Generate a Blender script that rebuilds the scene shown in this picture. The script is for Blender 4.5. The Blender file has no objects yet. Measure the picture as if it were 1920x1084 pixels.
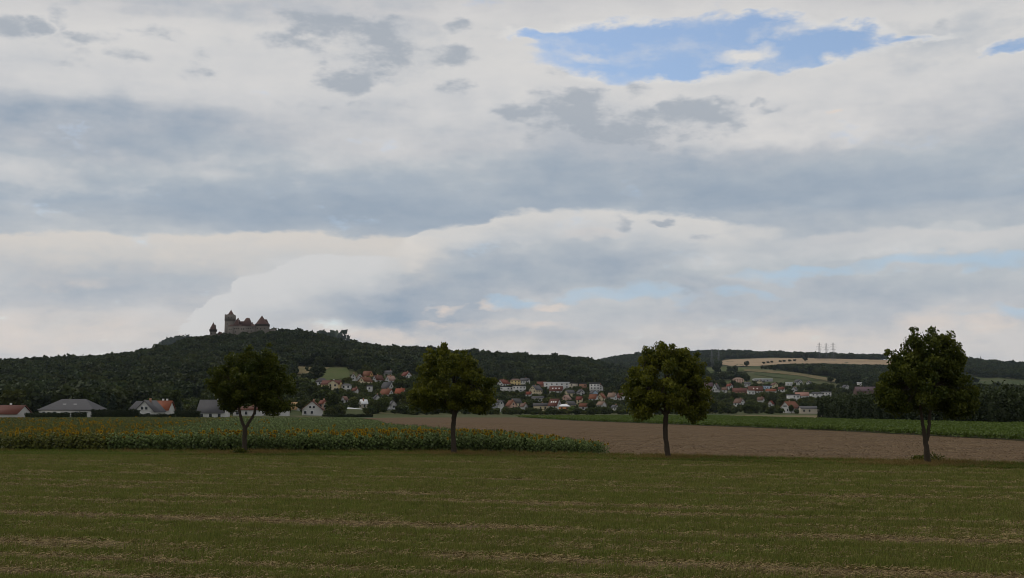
import bpy, math, random
import numpy as np
from mathutils import Vector, noise as mnoise

rnd = random.Random(7)
rng = np.random.default_rng(7)
scene = bpy.context.scene
C = scene.collection

# ---------------------------------------------------------------- camera
FPX = 2058.0                      # focal length in photo pixels (1920 wide)
CAMZ = 2.9
HORIZON = 770.0
PITCH = math.atan((HORIZON - 542.0) / FPX)
cam_d = bpy.data.cameras.new('camera')
cam_d.sensor_width = 36.0
cam_d.lens = 36.0 * FPX / 1920.0
cam_d.clip_start = 0.5
cam_d.clip_end = 20000.0
cam = bpy.data.objects.new('camera', cam_d)
cam.location = (0, 0, CAMZ)
cam.rotation_euler = (math.pi / 2 + PITCH, 0, 0)
C.objects.link(cam)
scene.camera = cam

cp, sp = math.cos(PITCH), math.sin(PITCH)
def ray(u, v):
    "direction of photo pixel (u, v), scaled to a depth of one"
    a, b = (u - 960.0) / FPX, (542.0 - v) / FPX
    y = cp - b * sp
    return a / y, (sp + b * cp) / y
def pixel(X, Y, Z):
    "photo pixel of a point"
    dz = Z - CAMZ
    fw = Y * cp + dz * sp
    up = -Y * sp + dz * cp
    return 960 + FPX * X / fw, 542 - FPX * up / fw

# ---------------------------------------------------------------- render settings
scene.view_settings.view_transform = 'Standard'
scene.view_settings.look = 'None'
scene.view_settings.exposure = 0.0
scene.view_settings.gamma = 1.0
scene.view_settings.use_curve_mapping = False
scene.cycles.use_denoising = True
scene.cycles.filter_width = 1.0
scene.cycles.denoiser = 'OPENIMAGEDENOISE'
scene.cycles.max_bounces = 6
scene.cycles.diffuse_bounces = 2
scene.cycles.glossy_bounces = 1
scene.cycles.transmission_bounces = 2
scene.cycles.transparent_max_bounces = 4
scene.cycles.volume_bounces = 1
scene.cycles.caustics_reflective = False
scene.cycles.caustics_refractive = False

# ---------------------------------------------------------------- sun
SUN_EL, SUN_AZ = math.radians(48), math.radians(-60)      # behind cloud, ahead and left
sun_d = bpy.data.lights.new('sun', 'SUN')
sun_d.energy = 1.0
sun_d.angle = math.radians(25)
sun_d.color = (1.0, 0.95, 0.87)
sun = bpy.data.objects.new('sun', sun_d)
sdir = Vector((math.sin(SUN_AZ) * math.cos(SUN_EL), math.cos(SUN_AZ) * math.cos(SUN_EL), math.sin(SUN_EL)))
sun.rotation_euler = sdir.to_track_quat('Z', 'Y').to_euler()
sun.location = (0, 0, 200)
C.objects.link(sun)

# ---------------------------------------------------------------- sky
def s2l(c):
    return tuple((x / 255 / 12.92 if x / 255 <= 0.04045 else ((x / 255 + 0.055) / 1.055) ** 2.4) for x in c)

world = bpy.data.worlds.new('World')
scene.world = world
world.use_nodes = True
wt = world.node_tree
wt.nodes.clear()

class NT:
    "small helper for building node graphs"
    def __init__(self, tree): self.t = tree
    def n(self, kind, **kw):
        nd = self.t.nodes.new(kind)
        for k, v in kw.items(): setattr(nd, k, v)
        return nd
    def put(self, sock, val):
        if val is None: return
        if isinstance(val, bpy.types.NodeSocket): self.t.links.new(val, sock)
        else: sock.default_value = val
    def m(self, op, a, b=None, c=None, clamp=False):
        nd = self.n('ShaderNodeMath', operation=op, use_clamp=clamp)
        for i, x in enumerate((a, b, c)): self.put(nd.inputs[i], x)
        return nd.outputs[0]
    def vm(self, op, a, b=None, scale=None):
        nd = self.n('ShaderNodeVectorMath', operation=op)
        self.put(nd.inputs[0], a); self.put(nd.inputs[1], b)
        if scale is not None: self.put(nd.inputs['Scale'], scale)
        return nd.outputs['Value'] if op in ('LENGTH', 'DOT_PRODUCT') else nd.outputs[0]
    def sm(self, x, lo, hi, a=0.0, b=1.0, kind='SMOOTHSTEP'):
        nd = self.n('ShaderNodeMapRange', interpolation_type=kind)
        for i, q in enumerate((x, lo, hi, a, b)): self.put(nd.inputs[i], q)
        return nd.outputs[0]
    def mix(self, f, a, b, blend='MIX'):
        nd = self.n('ShaderNodeMix', data_type='RGBA', blend_type=blend)
        self.put(nd.inputs[0], f)
        for s, q in ((nd.inputs[6], a), (nd.inputs[7], b)):
            if isinstance(q, tuple) and len(q) == 3: q = q + (1.0,)
            self.put(s, q)
        return nd.outputs[2]
    def noise(self, vec, scale, detail=4.0, rough=0.5, dist=0.0, color=False):
        nd = self.n('ShaderNodeTexNoise')
        self.put(nd.inputs['Vector'], vec)
        nd.inputs['Scale'].default_value = scale
        nd.inputs['Detail'].default_value = detail
        nd.inputs['Roughness'].default_value = rough
        nd.inputs['Distortion'].default_value = dist
        return nd.outputs['Color' if color else 'Fac']
    def mapping(self, vec, loc=(0, 0, 0), rot=(0, 0, 0), scale=(1, 1, 1), kind='POINT'):
        nd = self.n('ShaderNodeMapping', vector_type=kind)
        self.put(nd.inputs['Vector'], vec)
        nd.inputs['Location'].default_value = loc
        nd.inputs['Rotation'].default_value = rot
        nd.inputs['Scale'].default_value = scale
        return nd.outputs[0]
    def sep(self, v):
        return self.n_out('ShaderNodeSeparateXYZ', v)
    def n_out(self, kind, v):
        nd = self.n(kind); self.put(nd.inputs[0], v); return nd.outputs
    def comb(self, x, y, z=0.0):
        nd = self.n('ShaderNodeCombineXYZ')
        for i, q in enumerate((x, y, z)): self.put(nd.inputs[i], q)
        return nd.outputs[0]
    def ramp(self, fac, stops, interp='LINEAR'):
        nd = self.n('ShaderNodeValToRGB'); cr = nd.color_ramp; cr.interpolation = interp
        while len(cr.elements) < len(stops): cr.elements.new(0.5)
        for e, (p, c) in zip(cr.elements, stops):
            e.position = p; e.color = tuple(c)[:3] + (1.0,)
        self.put(nd.inputs[0], fac)
        return nd.outputs[0]
    def curve(self, fac, pts):
        nd = self.n('ShaderNodeFloatCurve'); cv = nd.mapping.curves[0]
        while len(cv.points) < len(pts): cv.points.new(0.5, 0.5)
        for p, q in zip(cv.points, pts): p.location = q; p.handle_type = 'AUTO'
        nd.mapping.update()
        self.put(nd.inputs['Value'], fac)
        return nd.outputs[0]

def angles(u, v):
    "sky direction of a photo pixel: azimuth and elevation in milliradians"
    a, e = ray(u, v)
    return 1000 * math.atan(a), 1000 * math.atan(e / math.hypot(1, a))

def build_sky():
    g = NT(wt)
    d = g.n('ShaderNodeTexCoord').outputs['Generated']
    sx, sy, sz = g.sep(d)[0:3]
    az = g.m('MULTIPLY', g.m('ARCTAN2', sx, sy), 1000.0)
    el = g.m('MULTIPLY', g.m('ARCSINE', sz), 1000.0)
    # noise space: direction with the vertical stretched, so clouds lie flat and close up towards the horizon
    flat = g.vm('MULTIPLY', d, (1.0, 1.0, 2.3))
    flatter = g.vm('MULTIPLY', d, (1.0, 1.0, 5.0))
    wa = g.sep(g.noise(flat, 9.0, 3, 0.58, color=True))
    wb = g.sep(g.noise(flat, 40.0, 3, 0.62, color=True))
    def warp(base, k1, k2, i):
        x = g.m('MULTIPLY_ADD', wa[i], k1, g.m('ADD', base, -0.5 * (k1 + k2)))
        return g.m('MULTIPLY_ADD', wb[i], k2, x)
    soft = (warp(az, 150, 30, 0), warp(el, 60, 14, 1))        # gently warped
    hard = (warp(az, 60, 26, 0), warp(el, 30, 15, 1))         # ragged
    fb1 = g.noise(flatter, 5.0, 5, 0.55)
    fb2 = g.noise(flat, 16.0, 6, 0.6)
    fb3 = g.noise(flatter, 13.0, 5, 0.58)
    bil = g.m('ABSOLUTE', g.m('SUBTRACT', g.noise(g.vm('MULTIPLY', d, (1.0, 1.0, 1.6)), 13.0, 5, 0.6), 0.5))   # billows
    K = 1000 / FPX
    def vma(a, b, c):
        nd = g.n('ShaderNodeVectorMath', operation='MULTIPLY_ADD')
        g.put(nd.inputs[0], a); g.put(nd.inputs[1], b); g.put(nd.inputs[2], c)
        return nd.outputs[0]
    def field(space, blobs, add=False):
        "sum or maximum of elliptic blobs (u, v, half width, half height, amount), three at a time in a vector"
        acc = None
        blobs = list(blobs)
        while len(blobs) % 3: blobs.append((9000, 500, 10, 10, 0.0))
        A3 = g.comb(*[space[0]] * 3); E3 = g.comb(*[space[1]] * 3)
        for i in range(0, len(blobs), 3):
            tr = blobs[i:i + 3]
            ang = [angles(min(b[0], 2900), b[1]) for b in tr]
            sa = [1 / (b[2] * K) for b in tr]; se = [1 / (b[3] * K) for b in tr]
            a3 = A3 if acc is None else vma(acc, (1e-5,) * 3, A3)      # chained: one group is evaluated at a time
            A = vma(a3, tuple(sa), tuple(-q[0] * k for q, k in zip(ang, sa)))
            E = vma(E3, tuple(se), tuple(-q[1] * k for q, k in zip(ang, se)))
            d2 = vma(E, E, g.vm('MULTIPLY', A, A))
            if add:
                f = g.vm('MAXIMUM', vma(d2, (-1.0,) * 3, (1.0,) * 3), (0.0,) * 3)
                acc = vma(f, tuple(b[4] for b in tr), (0.0,) * 3 if acc is None else acc)
            else:
                f = vma(d2, tuple(-b[4] * 0.7 for b in tr), tuple(b[4] for b in tr))
                acc = g.vm('MAXIMUM', f, (0.0,) * 3 if acc is None else acc)
        q = g.sep(acc)
        op = 'ADD' if add else 'MAXIMUM'
        return g.m(op, g.m(op, q[0], q[1]), q[2])
    # --- general cloud deck: tone by elevation, broken up by flat noise
    t = g.m('MULTIPLY_ADD', g.m('SUBTRACT', fb1, 0.5), 120.0, el)
    t = g.m('MULTIPLY_ADD', g.m('SUBTRACT', fb2, 0.5), 26.0, t)
    def ev(v): return angles(960, v)[1]
    lo, hi = ev(780), ev(-250)
    tn = g.sm(t, lo, hi, kind='LINEAR')
    P = lambda v: (ev(v) - lo) / (hi - lo)
    deck = g.ramp(tn, DECK(P))
    # --- broad light and dark areas
    val = g.m('MULTIPLY', field(soft, BROAD, add=True), 0.8)
    val = g.m('MULTIPLY_ADD', g.m('SUBTRACT', fb3, 0.53), 0.5, val)
    val = g.m('MULTIPLY_ADD', g.m('SUBTRACT', fb2, 0.5), 1.15, val)
    val = g.m('MULTIPLY_ADD', g.m('SUBTRACT', 0.07, bil), 1.2, val)
    col = g.mix(g.m('MULTIPLY', val, 1.0, clamp=True), deck, s2l((222, 219, 216)))
    col = g.mix(g.m('MULTIPLY', val, -1.0, clamp=True), col, s2l((146, 161, 178)))
    # --- banks of cumulus: crisp bright tops fading downwards
    f_az = g.sm(hard[0], -620.0, 620.0, kind='LINEAR')
    for (pts, fall, top, amt, ragged, edge, u0, u1) in BANKS:
        cp_ = []
        for (u, v) in pts:
            a, e = angles(u, v)
            cp_.append(((a + 620) / 1240, e / 400))
        edge_e = g.m('MULTIPLY', g.curve(f_az, cp_), 400.0)
        ht = g.m('SUBTRACT', edge_e, warp(el, ragged, ragged * 0.8, 1))
        on = g.sm(ht, 0.0, edge)
        fade = g.sm(g.m('MULTIPLY_ADD', g.m('SUBTRACT', fb2, 0.5), fall * 1.3, ht), 0.0, fall, 1.0, 0.0)
        k = g.m('MULTIPLY', g.m('MULTIPLY', on, fade), amt)
        if u0 is not None: k = g.m('MULTIPLY', k, g.sm(soft[0], angles(u0, 500)[0], angles(u0 + 110, 500)[0]))
        if u1 is not None: k = g.m('MULTIPLY', k, g.sm(soft[0], angles(u1, 500)[0], angles(u1 - 110, 500)[0]))
        col = g.mix(k, col, s2l(top))
    # --- warm-lit crests, mostly low down
    warmv = g.m('MULTIPLY', field(hard, WARM), g.sm(fb2, 0.32, 0.62))
    col = g.mix(g.m('MULTIPLY', warmv, 0.8), col, s2l((224, 210, 199)))
    # --- clear gaps
    sky = g.n('ShaderNodeTexSky', sky_type='NISHITA')
    sky.sun_disc = False
    sky.sun_elevation = SUN_EL
    sky.sun_rotation = SUN_AZ
    sky.altitude = 200
    sky.air_density = 1.0
    sky.dust_density = 1.0
    sky.ozone_density = 1.5
    blue = g.vm('SCALE', sky.outputs[0], scale=0.14)
    gap0 = field(hard, GAPS)
    gap = gap0
    gap = g.m('MULTIPLY_ADD', g.m('SUBTRACT', fb2, 0.5), 1.7, gap)
    gap = g.m('MULTIPLY_ADD', g.m('SUBTRACT', wb[2], 0.5), 0.35, gap)
    wisp = g.m('MAXIMUM', g.m('MULTIPLY', field(hard, WISPS), g.sm(fb2, 0.35, 0.6)), g.m('MULTIPLY', g.sm(fb2, 0.48, 0.75), 0.45))
    gapm = g.m('MULTIPLY', g.sm(gap, 0.18, 0.62), g.m('SUBTRACT', 1.0, wisp))
    col = g.mix(g.m('MULTIPLY', g.sm(gap0, -0.0, 0.4), 0.6), col, s2l((224, 222, 219)))
    blue = g.mix(0.10, blue, s2l((205, 212, 220)))
    col = g.mix(gapm, col, blue)
    # thin gaps low in the sky, veiled
    col = g.mix(g.m('MULTIPLY', field(soft, VEILED), 0.68, clamp=True), col, s2l((170, 196, 217)))
    # --- darker low cumulus drifting in front
    dark = field(hard, DARK)
    dk = g.m('MULTIPLY_ADD', g.m('SUBTRACT', fb2, 0.5), 3.6, dark)
    dk = g.m('MULTIPLY_ADD', g.m('SUBTRACT', wb[2], 0.5), 0.9, dk)
    dkm = g.m('MULTIPLY', g.sm(dk, 0.05, 1.05), g.sm(dark, 0.0, 0.5))
    dcol = g.mix(g.sm(g.m('MULTIPLY_ADD', g.m('SUBTRACT', 0.1, bil), 2.0, dk), 0.2, 1.1), s2l((192, 195, 200)), s2l((163, 171, 181)))
    col = g.mix(g.m('MULTIPLY', dkm, 0.88), col, dcol)
    bg = g.n('ShaderNodeBackground')
    g.put(bg.inputs[0], col)
    bg.inputs[1].default_value = 1.0
    out = g.n('ShaderNodeOutputWorld')
    wt.links.new(bg.outputs[0], out.inputs[0])

def DECK(P):
    return [(0.0, s2l((202, 201, 202))), (P(640), s2l((204, 201, 199))), (P(590), s2l((193, 195, 198))),
            (P(510), s2l((184, 190, 195))), (P(455), s2l((186, 191, 196))), (P(400), s2l((166, 177, 189))),
            (P(335), s2l((176, 184, 192))), (P(270), s2l((188, 191, 196))), (P(190), s2l((202, 203, 205))),
            (P(100), s2l((211, 210, 209))), (P(20), s2l((199, 199, 201))), (P(-120), s2l((192, 194, 198)))]
# (u, v, half width, half height, amount), in photo pixels
BROAD = [(120, 232, 430, 58, -0.75), (60, 180, 300, 40, -0.2), (430, 350, 420, 40, -0.25), (560, 405, 520, 50, -0.75), (1180, 330, 520, 70, -0.6), (1560, 360, 520, 50, -0.35),
         (330, 110, 460, 110, 0.3), (60, 320, 190, 26, 0.45), (370, 325, 190, 22, 0.3), (850, 300, 330, 50, 0.18),
         (1450, 185, 560, 60, 0.5), (1450, 248, 330, 32, 0.75), (1150, 22, 420, 40, 0.4), (930, 180, 260, 60, 0.35),
         (1640, 405, 360, 36, -0.35), (800, 570, 230, 62, -0.85), (640, 600, 260, 34, -0.5), (250, 545, 300, 50, -0.45), (120, 490, 380, 36, -0.3),
         (1060, 505, 330, 44, -0.65), (1290, 545, 130, 40, -0.3), (1080, 425, 320, 44, 0.4), (520, 540, 190, 60, 0.25),
         (1790, 70, 220, 48, -0.25), (330, 15, 520, 30, -0.4), (900, 10, 300, 22, -0.25), (1760, 452, 340, 24, 0.4), (1640, 545, 420, 30, -0.35),
         (620, 300, 330, 50, 0.15), (1480, 600, 520, 40, -0.2), (980, 645, 420, 26, -0.3), (100, 620, 330, 40, 0.25), (1500, 480, 260, 22, 0.2)]
BANKS = [
    ([(-400, 440), (0, 432), (180, 432), (330, 437), (520, 432), (640, 438), (760, 440), (900, 450), (2300, 460)],
     48, (217, 210, 202), 0.8, 16, 5, None, 880),
    ([(-300, 760), (290, 740), (330, 640), (352, 592), (395, 550), (425, 542), (450, 516), (500, 510), (560, 482), (640, 476), (760, 480), (2300, 500)],
     64, (209, 209, 209), 0.9, 8, 3, None, 760),
    ([(-300, 480), (700, 470), (760, 450), (800, 424), (880, 416), (930, 392), (1060, 385), (1180, 390), (1280, 396), (1370, 410), (2300, 430)],
     42, (219, 215, 210), 0.8, 14, 6, 690, 1460),
    ([(-300, 460), (1300, 450), (1450, 440), (1560, 428), (1700, 424), (1800, 432), (1920, 418), (2300, 420)],
     26, (208, 206, 205), 0.6, 12, 5, 1400, None)]
WARM = [(60, 615, 260, 34, 0.5), (190, 612, 50, 16, 0.75), (30, 640, 60, 16, 0.6), (150, 535, 90, 14, 0.55), (95, 655, 30, 10, 0.5),
        (700, 634, 140, 14, 0.65), (900, 608, 130, 9, 0.5), (1040, 574, 40, 8, 0.9), (835, 576, 26, 7, 0.9), (920, 574, 40, 6, 0.9), (830, 606, 22, 7, 0.9),
        (1010, 615, 90, 8, 0.6), (1480, 625, 70, 36, 0.6), (1740, 600, 60, 24, 0.75), (1850, 602, 34, 22, 0.75),
        (1620, 640, 160, 30, 0.3), (1585, 214, 22, 5, 1.0), (1110, 445, 60, 14, 0.35)]
GAPS = [(1245, 98, 225, 58, 1.0), (1390, 68, 160, 42, 1.0), (1120, 82, 110, 36, 0.9), (1520, 82, 140, 38, 1.0), (1260, 120, 90, 36, 1.0), (1905, 84, 48, 15, 0.62),
        (1015, 68, 60, 10, 0.6), (1700, 75, 90, 8, 0.45), (1235, 70, 100, 30, 0.8)]
WISPS = [(1415, 92, 62, 17, 1.2), (1495, 50, 75, 13, 0.9), (1100, 108, 40, 10, 0.7)]
VEILED = [(1520, 513, 110, 12, 1.0), (1800, 492, 190, 15, 1.0), (1180, 552, 120, 13, 0.9), (1390, 554, 60, 10, 0.8), (1890, 572, 60, 13, 0.9), (960, 566, 70, 9, 0.9)]
DARK = [(640, 62, 150, 45, 1.0), (700, 105, 140, 40, 1.0), (830, 110, 85, 24, 0.9), (525, 72, 60, 24, 0.9), (640, 145, 60, 34, 0.85), (745, 135, 55, 18, 0.8),
        (855, 168, 50, 20, 0.7), (715, 192, 80, 17, 0.75), (865, 55, 40, 15, 0.7), (20, 45, 40, 24, 0.85), (68, 46, 30, 17, 0.85), (112, 32, 20, 24, 0.85),
        (250, 105, 60, 18, 0.6), (380, 98, 40, 22, 0.62), (375, 130, 55, 18, 0.6), (150, 70, 60, 14, 0.6), (270, 66, 65, 14, 0.6), (120, 105, 80, 22, 0.6), (215, 125, 90, 22, 0.55), (440, 95, 60, 26, 0.5), (590, 195, 70, 26, 0.5),
        (1040, 215, 80, 48, 1.0), (1090, 240, 130, 56, 1.0), (1190, 242, 120, 44, 1.0), (1300, 230, 115, 42, 1.0), (1085, 185, 45, 22, 0.9), (1360, 205, 50, 28, 0.8),
        (1422, 193, 20, 11, 0.85), (1455, 207, 34, 12, 0.8), (965, 218, 40, 26, 0.8), (1180, 172, 28, 18, 0.6), (1035, 145, 26, 14, 0.5), (1765, 52, 20, 18, 0.6),
        (1165, 420, 26, 20, 0.8), (1245, 414, 34, 9, 0.8), (1320, 436, 30, 8, 0.75), (1060, 548, 30, 10, 0.5), (1300, 540, 50, 24, 0.6), (893, 621, 28, 8, 0.8)]
build_sky()
world.cycles.sampling_method = 'MANUAL'
world.cycles.sample_map_resolution = 512

# ================================================================ helpers
def unit(a): return a / np.maximum(np.linalg.norm(a, axis=-1, keepdims=True), 1e-9)

class Geo:
    "collects faces as numpy arrays, then makes one mesh"
    def __init__(self): self.V = []; self.F = []; self.n = 0
    def add(self, V, F, mat=0, tone=None):
        V = np.asarray(V, float).reshape(-1, 3); F = np.asarray(F, int)
        t = np.full(len(V), 0.5) if tone is None else np.asarray(tone, float)
        self.V.append((V, t)); self.F.append((F + self.n, mat)); self.n += len(V)
        return self
    def box(self, x0, x1, y0, y1, z0, z1, mat=0):
        V = [(x, y, z) for z in (z0, z1) for y in (y0, y1) for x in (x0, x1)]
        return self.add(V, [(0, 2, 3, 1), (4, 5, 7, 6), (0, 1, 5, 4), (1, 3, 7, 5), (3, 2, 6, 7), (2, 0, 4, 6)], mat)
    def tube(self, pts, radii, sides=6, mat=0, cap=True):
        pts = np.asarray(pts, float); k = len(pts)
        tang = unit(np.gradient(pts, axis=0))
        ref = np.array([0.31, 0.95, 0.05]) if abs(tang[0][2]) > 0.7 else np.array([0.0, 0.0, 1.0])
        a = unit(np.cross(tang, ref)); b = np.cross(tang, a)
        ang = np.linspace(0, 2 * math.pi, sides, endpoint=False)
        V = pts[:, None, :] + np.asarray(radii, float)[:, None, None] * (np.cos(ang)[None, :, None] * a[:, None, :] + np.sin(ang)[None, :, None] * b[:, None, :])
        F = []
        for i in range(k - 1):
            for j in range(sides):
                q = (j + 1) % sides
                F.append((i * sides + j, i * sides + q, (i + 1) * sides + q, (i + 1) * sides + j))
        self.add(V.reshape(-1, 3), F, mat)
        if cap:
            c = V[-1]
            self.add(np.vstack([c, c.mean(0)[None]]), [(j, (j + 1) % sides, sides) for j in range(sides)], mat)
        return self
    def leaves(self, c, size, mat=0, tone=None, droop=0.0, aspect=0.55):
        c = np.asarray(c, float); n = len(c)
        a = rng.normal(size=(n, 3)); a[:, 2] -= droop; a = unit(a)
        b = unit(np.cross(a, rng.normal(size=(n, 3))))
        s = np.broadcast_to(np.asarray(size, float), (n,))[:, None]
        V = np.stack([c - a * s, c + b * s * aspect, c + a * s, c - b * s * aspect], 1).reshape(-1, 3)
        t = rng.random(n) if tone is None else tone
        return self.add(V, np.arange(4 * n).reshape(n, 4), mat, np.repeat(t, 4))
    def mesh(self, name, mats, smooth=False):
        V = np.vstack([v for v, _ in self.V]); T = np.concatenate([t for _, t in self.V])
        me = bpy.data.meshes.new(name)
        loops = np.concatenate([f.ravel() for f, _ in self.F])
        sizes = np.concatenate([np.full(len(f), f.shape[1]) for f, _ in self.F])
        mi = np.concatenate([np.full(len(f), m) for f, m in self.F])
        me.vertices.add(len(V)); me.vertices.foreach_set('co', V.ravel())
        me.loops.add(len(loops)); me.loops.foreach_set('vertex_index', loops)
        me.polygons.add(len(sizes))
        me.polygons.foreach_set('loop_start', np.concatenate([[0], np.cumsum(sizes)[:-1]]))
        me.polygons.foreach_set('material_index', mi)
        if smooth: me.polygons.foreach_set('use_smooth', np.ones(len(sizes), bool))
        me.update(calc_edges=True)
        at = me.attributes.new('tone', 'FLOAT', 'POINT'); at.data.foreach_set('value', T)
        for m in mats: me.materials.append(m)
        return me
    def obj(self, name, mats, parent=None, smooth=False):
        if not isinstance(mats, (list, tuple)): mats = [mats]
        return link(name, self.mesh(name, mats, smooth), parent)

def link(name, data, parent=None):
    o = bpy.data.objects.new(name, data); C.objects.link(o)
    if parent is not None: o.parent = parent
    return o
def tag(o, label=None, cat=None, group=None, kind=None):
    if label: o['label'] = label
    if cat: o['category'] = cat
    if group: o['group'] = group
    if kind: o['kind'] = kind
    return o
def thing(name, loc, rz=0.0, label=None, cat=None, group=None):
    o = link(name, None); o.location = loc; o.rotation_euler = (0, 0, rz); o.empty_display_size = 0.5
    return tag(o, label, cat, group)
def copy_thing(o, loc, rz=0.0, sc=1.0, label=None, group=None):
    r = o.copy(); C.objects.link(r); r.location = loc; r.rotation_euler = (0, 0, rz)
    r.scale = sc if isinstance(sc, tuple) else (sc, sc, sc)
    if label: r['label'] = label
    if group: r['group'] = group
    for ch in list(o.children):
        c = ch.copy(); C.objects.link(c); c.parent = r
    return r

def scatter(name, templates, mats, pts, tid, rz, sc, label=None, cat=None):
    "one object of uncountable stuff: its mesh holds the patterns and the points, geometry nodes set a pattern on every point"
    g = Geo(); kk = []
    for i, tg in enumerate(templates):
        off = g.n
        for (v, t) in tg.V: g.V.append((v, t))
        for (f, m) in tg.F: g.F.append((f + off, m))
        g.n += tg.n; kk.append(np.full(tg.n, 100 + i))
    pts = np.asarray(pts, float); n = len(pts); nt = g.n
    g.V.append((pts, np.zeros(n))); g.n += n
    kk.append(np.asarray(tid, int))
    me = g.mesh(name, mats)
    kk = np.concatenate(kk)
    a = me.attributes.new('k', 'INT', 'POINT'); a.data.foreach_set('value', kk.astype(np.int32))
    sc = np.asarray(sc, float)
    if sc.ndim == 1: sc = np.stack([sc] * 3, 1)
    a = me.attributes.new('rot', 'FLOAT_VECTOR', 'POINT')
    R = np.zeros((nt + n, 3)); R[nt:, 2] = rz; a.data.foreach_set('vector', R.ravel())
    a = me.attributes.new('siz', 'FLOAT_VECTOR', 'POINT')
    S = np.ones((nt + n, 3)); S[nt:] = sc; a.data.foreach_set('vector', S.ravel())
    o = link(name, me)
    ng = bpy.data.node_groups.new(name + '_scatter', 'GeometryNodeTree')
    ng.interface.new_socket('Geometry', in_out='INPUT', socket_type='NodeSocketGeometry')
    ng.interface.new_socket('Geometry', in_out='OUTPUT', socket_type='NodeSocketGeometry')
    N, L = ng.nodes, ng.links
    gi, go, jn = N.new('NodeGroupInput'), N.new('NodeGroupOutput'), N.new('GeometryNodeJoinGeometry')
    def attr(nm, ty):
        q = N.new('GeometryNodeInputNamedAttribute'); q.data_type = ty; q.inputs['Name'].default_value = nm
        return q.outputs['Attribute']
    ka, ra, sa = attr('k', 'INT'), attr('rot', 'FLOAT_VECTOR'), attr('siz', 'FLOAT_VECTOR')
    def pick(val):
        cm = N.new('FunctionNodeCompare'); cm.data_type = 'INT'; cm.operation = 'EQUAL'
        L.new(ka, cm.inputs[2]); cm.inputs[3].default_value = val
        sp_ = N.new('GeometryNodeSeparateGeometry'); sp_.domain = 'POINT'
        L.new(gi.outputs[0], sp_.inputs[0]); L.new(cm.outputs[0], sp_.inputs[1])
        return sp_.outputs[0]
    for i in range(len(templates)):
        ip = N.new('GeometryNodeInstanceOnPoints')
        L.new(pick(i), ip.inputs['Points']); L.new(pick(100 + i), ip.inputs['Instance'])
        L.new(ra, ip.inputs['Rotation']); L.new(sa, ip.inputs['Scale'])
        L.new(ip.outputs[0], jn.inputs[0])
    L.new(jn.outputs[0], go.inputs[0])
    md = o.modifiers.new('scatter', 'NODES'); md.node_group = ng
    return tag(o, label, cat, kind='stuff')

# ================================================================ materials
MATS = {}
def base_mat(name):
    m = bpy.data.materials.new(name); m.use_nodes = True
    g = NT(m.node_tree); b = m.node_tree.nodes['Principled BSDF']
    b.inputs['Specular IOR Level'].default_value = 0.15
    MATS[name] = m
    return m, g, b
def plain(name, col, rough=0.8, var=0.18, scale=2.0, spec=0.15, bump=0.0, metal=0.0):
    "painted or mineral surface with soft blotches and grain"
    if name in MATS: return MATS[name]
    m, g, b = base_mat(name)
    co = g.n('ShaderNodeTexCoord').outputs['Object']
    n1 = g.noise(co, scale, 5, 0.6); n2 = g.noise(co, scale * 9, 3, 0.6)
    f = g.m('MULTIPLY_ADD', g.m('ADD', n1, n2), var, 1.0 - var)
    g.put(b.inputs['Base Color'], g.vm('SCALE', tuple(col), scale=f))
    b.inputs['Roughness'].default_value = rough
    b.inputs['Specular IOR Level'].default_value = spec
    b.inputs['Metallic'].default_value = metal
    if bump:
        bp = g.n('ShaderNodeBump'); bp.inputs['Strength'].default_value = bump; bp.inputs['Distance'].default_value = 0.05
        g.put(bp.inputs['Height'], n2); g.put(b.inputs['Normal'], bp.outputs[0])
    return m
def tiled(name, col, pitch=0.35, var=0.3):
    "roof tiles: fine courses too far away to tell apart"
    if name in MATS: return MATS[name]
    m, g, b = base_mat(name)
    co = g.n('ShaderNodeTexCoord').outputs['Object']
    n1 = g.noise(co, 0.7, 4, 0.6); n2 = g.noise(co, 6.0, 3, 0.7)
    z = g.sep(co)[2]
    w = g.m('FRACT', g.m('DIVIDE', z, pitch * 0.6))
    oi = g.n('ShaderNodeObjectInfo').outputs['Random']
    f = g.m('MULTIPLY_ADD', g.m('ADD', n1, n2), var, 1.0 - var)
    f = g.m('MULTIPLY', f, g.m('MULTIPLY_ADD', w, 0.16, 0.92))
    f = g.m('MULTIPLY', f, g.m('MULTIPLY_ADD', oi, 0.3, 0.85))
    g.put(b.inputs['Base Color'], g.vm('SCALE', tuple(col), scale=f))
    b.inputs['Roughness'].default_value = 0.75
    return m
def foliage(name, dark, light, trans=0.25, rough=0.6, instvar=0.35, hue=None):
    "leaves: every leaf has its own tone, every plant its own depth of colour"
    if name in MATS: return MATS[name]
    m, g, b = base_mat(name)
    at = g.n('ShaderNodeAttribute', attribute_name='tone').outputs['Fac']
    oi = g.n('ShaderNodeObjectInfo').outputs['Random']
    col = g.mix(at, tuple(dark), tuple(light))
    if hue is not None:
        col = g.mix(g.m('MULTIPLY', g.m('POWER', oi, 2.0), 0.8), col, tuple(hue))
    oi2 = g.m('FRACT', g.m('MULTIPLY', oi, 17.37))
    col = g.vm('SCALE', col, scale=g.m('MULTIPLY_ADD', oi2, instvar, 1.0 - instvar * 0.5))
    g.put(b.inputs['Base Color'], col)
    b.inputs['Roughness'].default_value = rough
    if trans:
        tr = g.n('ShaderNodeBsdfTranslucent'); g.put(tr.inputs[0], col)
        mx = g.n('ShaderNodeMixShader'); mx.inputs[0].default_value = trans
        L = m.node_tree.links
        L.new(b.outputs[0], mx.inputs[1]); L.new(tr.outputs[0], mx.inputs[2])
        L.new(mx.outputs[0], m.node_tree.nodes['Material Output'].inputs[0])
    return m
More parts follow.
